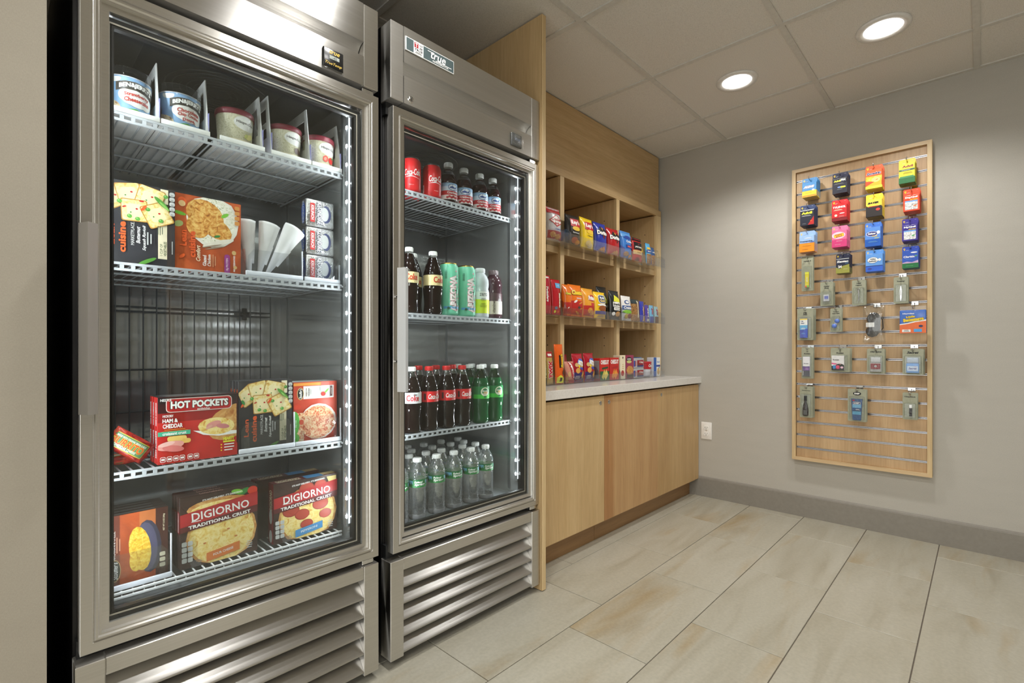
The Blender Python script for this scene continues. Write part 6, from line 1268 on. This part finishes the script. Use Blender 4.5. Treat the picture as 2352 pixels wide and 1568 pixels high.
toil(-1.017, 1.372, .060, .138, 2, 'pointed steel tweezers', [('Tweezer', .84, .56, .10, {'shear': .1})], tweez, .72)
toil(-.578, 1.233, .082, .183, 3, 'white and blue boxed eye solution', [('re', .86, .2, .11), ('nu', .81, .22, .09)], boxin(.48, .07, .68, (40, 60, 170), [('r', 0, .93, 1, 1, 'y'), ('r', 0, .66, 1, .93, 'w'), ('r', 0, .42, 1, .66, (90, 170, 220)), ('t', 're', .3, .86, .3, .16, 'nb', {'bold': .05}), ('t', 'nu', .36, .76, .42, .16, 'nb', {'bold': .05}), ('e', .9, .2, .5, .8, (50, 80, 196)), ('l', .45, .5, .6, 2, .12, 'w'), ('l', .45, .24, .5, 2, .1, 'lb')], .012, -.06), .72, .022)
def lens(o, w, h):
    for x, z in ((.006, .46), (-.007, .25)): MB().lathe([(0, .0), (.0115, 0), (.012, .002), (.011, .006), (0, .0065)], pm((92, 130, 226), .35), 24).build('lens_case', o).__setattr__('rotation_euler', (PI/2, 0, 0)) or None
    ch = [c for c in o.children if c.name.startswith('lens_case')]
    for c, (x, z) in zip(ch, ((.006, .46), (-.007, .25))): c.location = (x, -.002, h*z)
    MB().prism([(-.014, h*.17), (-.001, h*.17), (.013, h*.54), (.0, h*.54)], 1, -.002, -.001, pm((222, 224, 226))).build('case_base', o)
toil(-.730, 1.226, .055, .132, 2, 'blue contact lens case', [('Contact', .855, .50, .10), ('Lens Case', .785, .62, .10)], lens, .66)
toil(-.589, 1.007, .060, .180, 2, 'tall white and purple pad box', [('U', .87, .12, .10), ('Kotex', .80, .54, .11)], boxin(.60, .07, .70, (236, 234, 238), [('r', 0, 0, 1, .30, (36, 30, 40)), ('r', 0, .30, 1, .52, (96, 60, 130)), ('e', .5, .55, .5, .12, 'w'), ('l', .6, .42, .5, 3, .12, (190, 120, 200)), ('t', 'Kotex', .5, .66, .66, .17, 'k', {'bold': .03}), ('q', .05, .06, .12, .28, .02, 'lgy')], .011, -.05), .74)
toil(-.750, 1.004, .090, .134, 3, 'white and black tampon box', [('U', .87, .08, .08), ('Kotex', .79, .38, .09)], boxin(.66, .07, .68, (238, 236, 236), [('r', 0, 0, 1, .30, 'k'), ('e', .66, .32, .34, .18, 'k'), ('p', [(0, .52), (.0, .42), (.3, .38), (.5, .46)], (226, 90, 140)), ('t', 'Kotex', .36, .72, .5, .14, 'k', {'bold': .03}), ('q', .10, .10, .34, .34, .08, (60, 140, 206)), ('q', .36, .10, .64, .34, .08, (226, 70, 110)), ('e', .82, .2, .12, .10, (230, 190, 210)), ('e', .7, .42, .07, .05, (150, 110, 100))], .012, -.10), .72, .018)
def stick(body, capc, ops):
    def f(o, w, h):
        bw = w*.62; b = MB().rbox((-bw/2, -.0115, h*.07), (bw/2, -.0008, h*.44), .003, C(body)).build('deodorant', o)
        MB().rbox((-bw/2+.001, -.0108, h*.445), (bw/2-.001, -.001, h*.66), .008, capc, 3).build('cap', o)
        P = Print(FRONT(-.0115, h*.07)); art(P, bw, h*.37, ops, 1, (-bw/2+.003, bw/2-.003, .003, h*.37-.003)); P.done(o, 'label_print')
    return f
M_CAPC = pm((196, 198, 200), .2)
toil(-.911, .999, .077, .133, 2, 'deodorant with dark red label', [('Old Spice', .87, .64, .13, {'shear': .3})], stick((176, 176, 174), M_CAPC, [('r', .06, .30, .94, .92, (130, 30, 34)), ('e', .5, .62, .14, .12, 'lgy'), ('t', 'Spice', .5, .62, .3, .1, 'k'), ('l', .5, .2, .6, 1, .1, 'gy')]), .74, .022)
toil(-1.065, .998, .083, .133, 3, 'sky blue deodorant stick', [('Secret', .86, .58, .15, {'shear': .35})], stick((110, 160, 222), pm((176, 190, 206), .2), [('r', .08, .22, .92, .72, (196, 214, 236)), ('t', 'Secret', .5, .48, .66, .22, (90, 80, 150), {'shear': .35, 'bold': .03}), ('l', .7, .64, .3, 1, .06, 'r')]), .74, .020)
def flask(o, w, h):
    MB().lathe([(0, 0), (.0125, 0), (.0145, .004), (.0145, h*.22), (.011, h*.34), (.0065, h*.42), (.006, h*.48)], pm((34, 20, 18), .2), 20, (-.002, 0, 0)).build('bottle', o).location = (0, -.0072, h*.06)
    bo = [c for c in o.children if c.name.startswith('bottle')][0]; bo.scale = (1, .42, 1)
    MB().lathe([(.0075, h*.54), (.0075, h*.68), (.006, h*.70), (0, h*.70)], BLACK, 16, (-.002, 0, 0)).build('bottle_cap', o).location = (0, -.0072, 0)
    MB().box((-.011, -.0142, h*.10), (.008, -.0138, h*.24), pm((90, 92, 90))).build('bottle_label', o)
toil(-.583, .782, .065, .181, 3, 'small dark lotion bottle', [('Neutrogena', .86, .66, .08)], flask, .76)
def tube_(o, w, h):
    b = MB(); b.prism([(-w*.22, h*.05), (w*.22, h*.05), (w*.30, h*.70), (-w*.30, h*.70)], 1, -.011, -.001, pm((52, 84, 130), .3)); b.build('gel_tube', o)
    P = Print(FRONT(-.011, h*.05)); art(P, w*.46, h*.65, [('r', 0, .58, 1, .74, (110, 170, 206)), ('r', 0, .26, 1, .44, (90, 160, 196)), ('q', .06, .74, .94, .86, .12, 'w'), ('q', .09, .75, .91, .85, .1, 'nb'), ('t', 'DEP', .5, .80, .6, .16, 'w', {'bold': .05}), ('t', 'GEL', .62, .50, .5, .14, 'lgy', {'bold': .05}), ('e', .1, .93, .2, .08, 'r'), ('r', 0, .42, 1, .44, 'k')]); P.done(o, 'tube_print', 'tube_lettering')
    P = Print(FRONT(0)); art(P, w, h, [('e', .5, .86, .22, .12, 'k'), ('t', 'DEP', .5, .86, .28, .10, 'w', {'bold': .06})]); P.done(o, 'logo_print', 'logo_lettering')
toil(-.828, .779, .085, .177, 2, 'blue hair gel tube', [], tube_, .78)
toil(-1.054, .773, .060, .139, 2, 'small lip balm stick', [('ChapStick', .84, .76, .12, {'shear': .1})], lambda o, w, h: (MB().lathe([(0, 0), (.0058, 0), (.0058, h*.30)], pm((30, 30, 36), .3), 16).build('lip_balm', o).__setattr__('location', (.003, -.0068, h*.13)), MB().lathe([(.0060, h*.305), (.0060, h*.42), (0, h*.42)], WHITE, 16).build('balm_cap', o).__setattr__('location', (.003, -.0068, h*.13)))[0], .62)
M_CRINK = thin('crinkled_clear_bag', (.95, .96, .96), .1, 1.5, 1.6, .06)
# sleep mask in a crinkled clear bag, and a swim diaper pack
y, z = pos(-.905, 1.230)
hook(y+.0, z-.010, XF+.01, 'chrome peg hook holding the clear bag with the black sleep mask')
mk = bag_mesh(.098, .196, .030, M_CRINK, seed=5).build('sleep_mask_pack', loc=(XF+.010, y, z-.196), rz=-PI/2); tag(mk, 'crinkled clear bag with a black sleep mask and white tag inside', 'toiletry pack')
b = MB(); right = []; left = []
for k in range(25):
    s = -1+2*k/24; z_ = s*.066; e_ = math.sqrt(max(0, 1-abs(s)**3.2))
    right.append((.031*e_-.004+.004*s, z_+.094)); left.append((-.031*e_-.004+.004*s+.017*math.exp(-(z_/.016)**2), z_+.094))
b.prism(left[::-1]+right[1:-1], 1, -.006, .003, pm((20, 20, 22), .6)); b.build('sleep_mask', mk)
MB().tube([(.010, .004, .150), (.036, .004, .120), (.038, .004, .075), (.008, .004, .034)], .0028, pm((24, 24, 26), .7), 6).build('elastic_strap', mk)
MB().box((-.034, -.0085, .082), (.002, -.0068, .106), WHITE).build('paper_tag', mk)
y, z = pos(-1.066, 1.215)
hook(y, z-.008, XF+.01, 'chrome peg hook holding the swim diaper pack')
sw = MB().rbox((-.0525, 0, 0), (.0525, .020, .117), .004, pm((70, 110, 190), .25)).build('swim_diaper_pack', loc=(XF+.010, y, z-.135), rz=-PI/2); tag(sw, 'square blue and orange swim diaper pack in clear wrap', 'toiletry pack')
P = Print(FRONT(0)); art(P, .105, .117, [('p', [(0, 0), (1, 0), (1, .52), (.6, .47), (.3, .40), (0, .36)], (226, 110, 56)), ('p', [(0, .36), (.3, .40), (.6, .47), (1, .52), (1, .58), (.6, .52), (.3, .44), (0, .40)], 'w'), ('t', 'Huggies', .34, .84, .44, .09, 'w', {'bold': .03}), ('t', 'Little', .42, .71, .34, .10, 'y', {'bold': .07, 'rot': .12, 'out': 'nb'}), ('t', 'Swimmers', .52, .59, .78, .17, 'y', {'bold': .08, 'rot': .12, 'out': 'nb'}), ('r', .10, .05, .42, .16, 'w'), ('l', .26, .125, .22, 2, .05, 'k'), ('q', .54, .05, .84, .18, .02, (80, 160, 220)), ('e', .8, .30, .08, .05, 'nb')], 1); P.done(sw)
MB().prism([(-.052, .1175), (.052, .1175), (.052, .137), (.004, .137), (.004, .122), (-.004, .122), (-.004, .137), (-.052, .137)], 1, .009, .0102, M_FILM).build('hang_tab', sw)
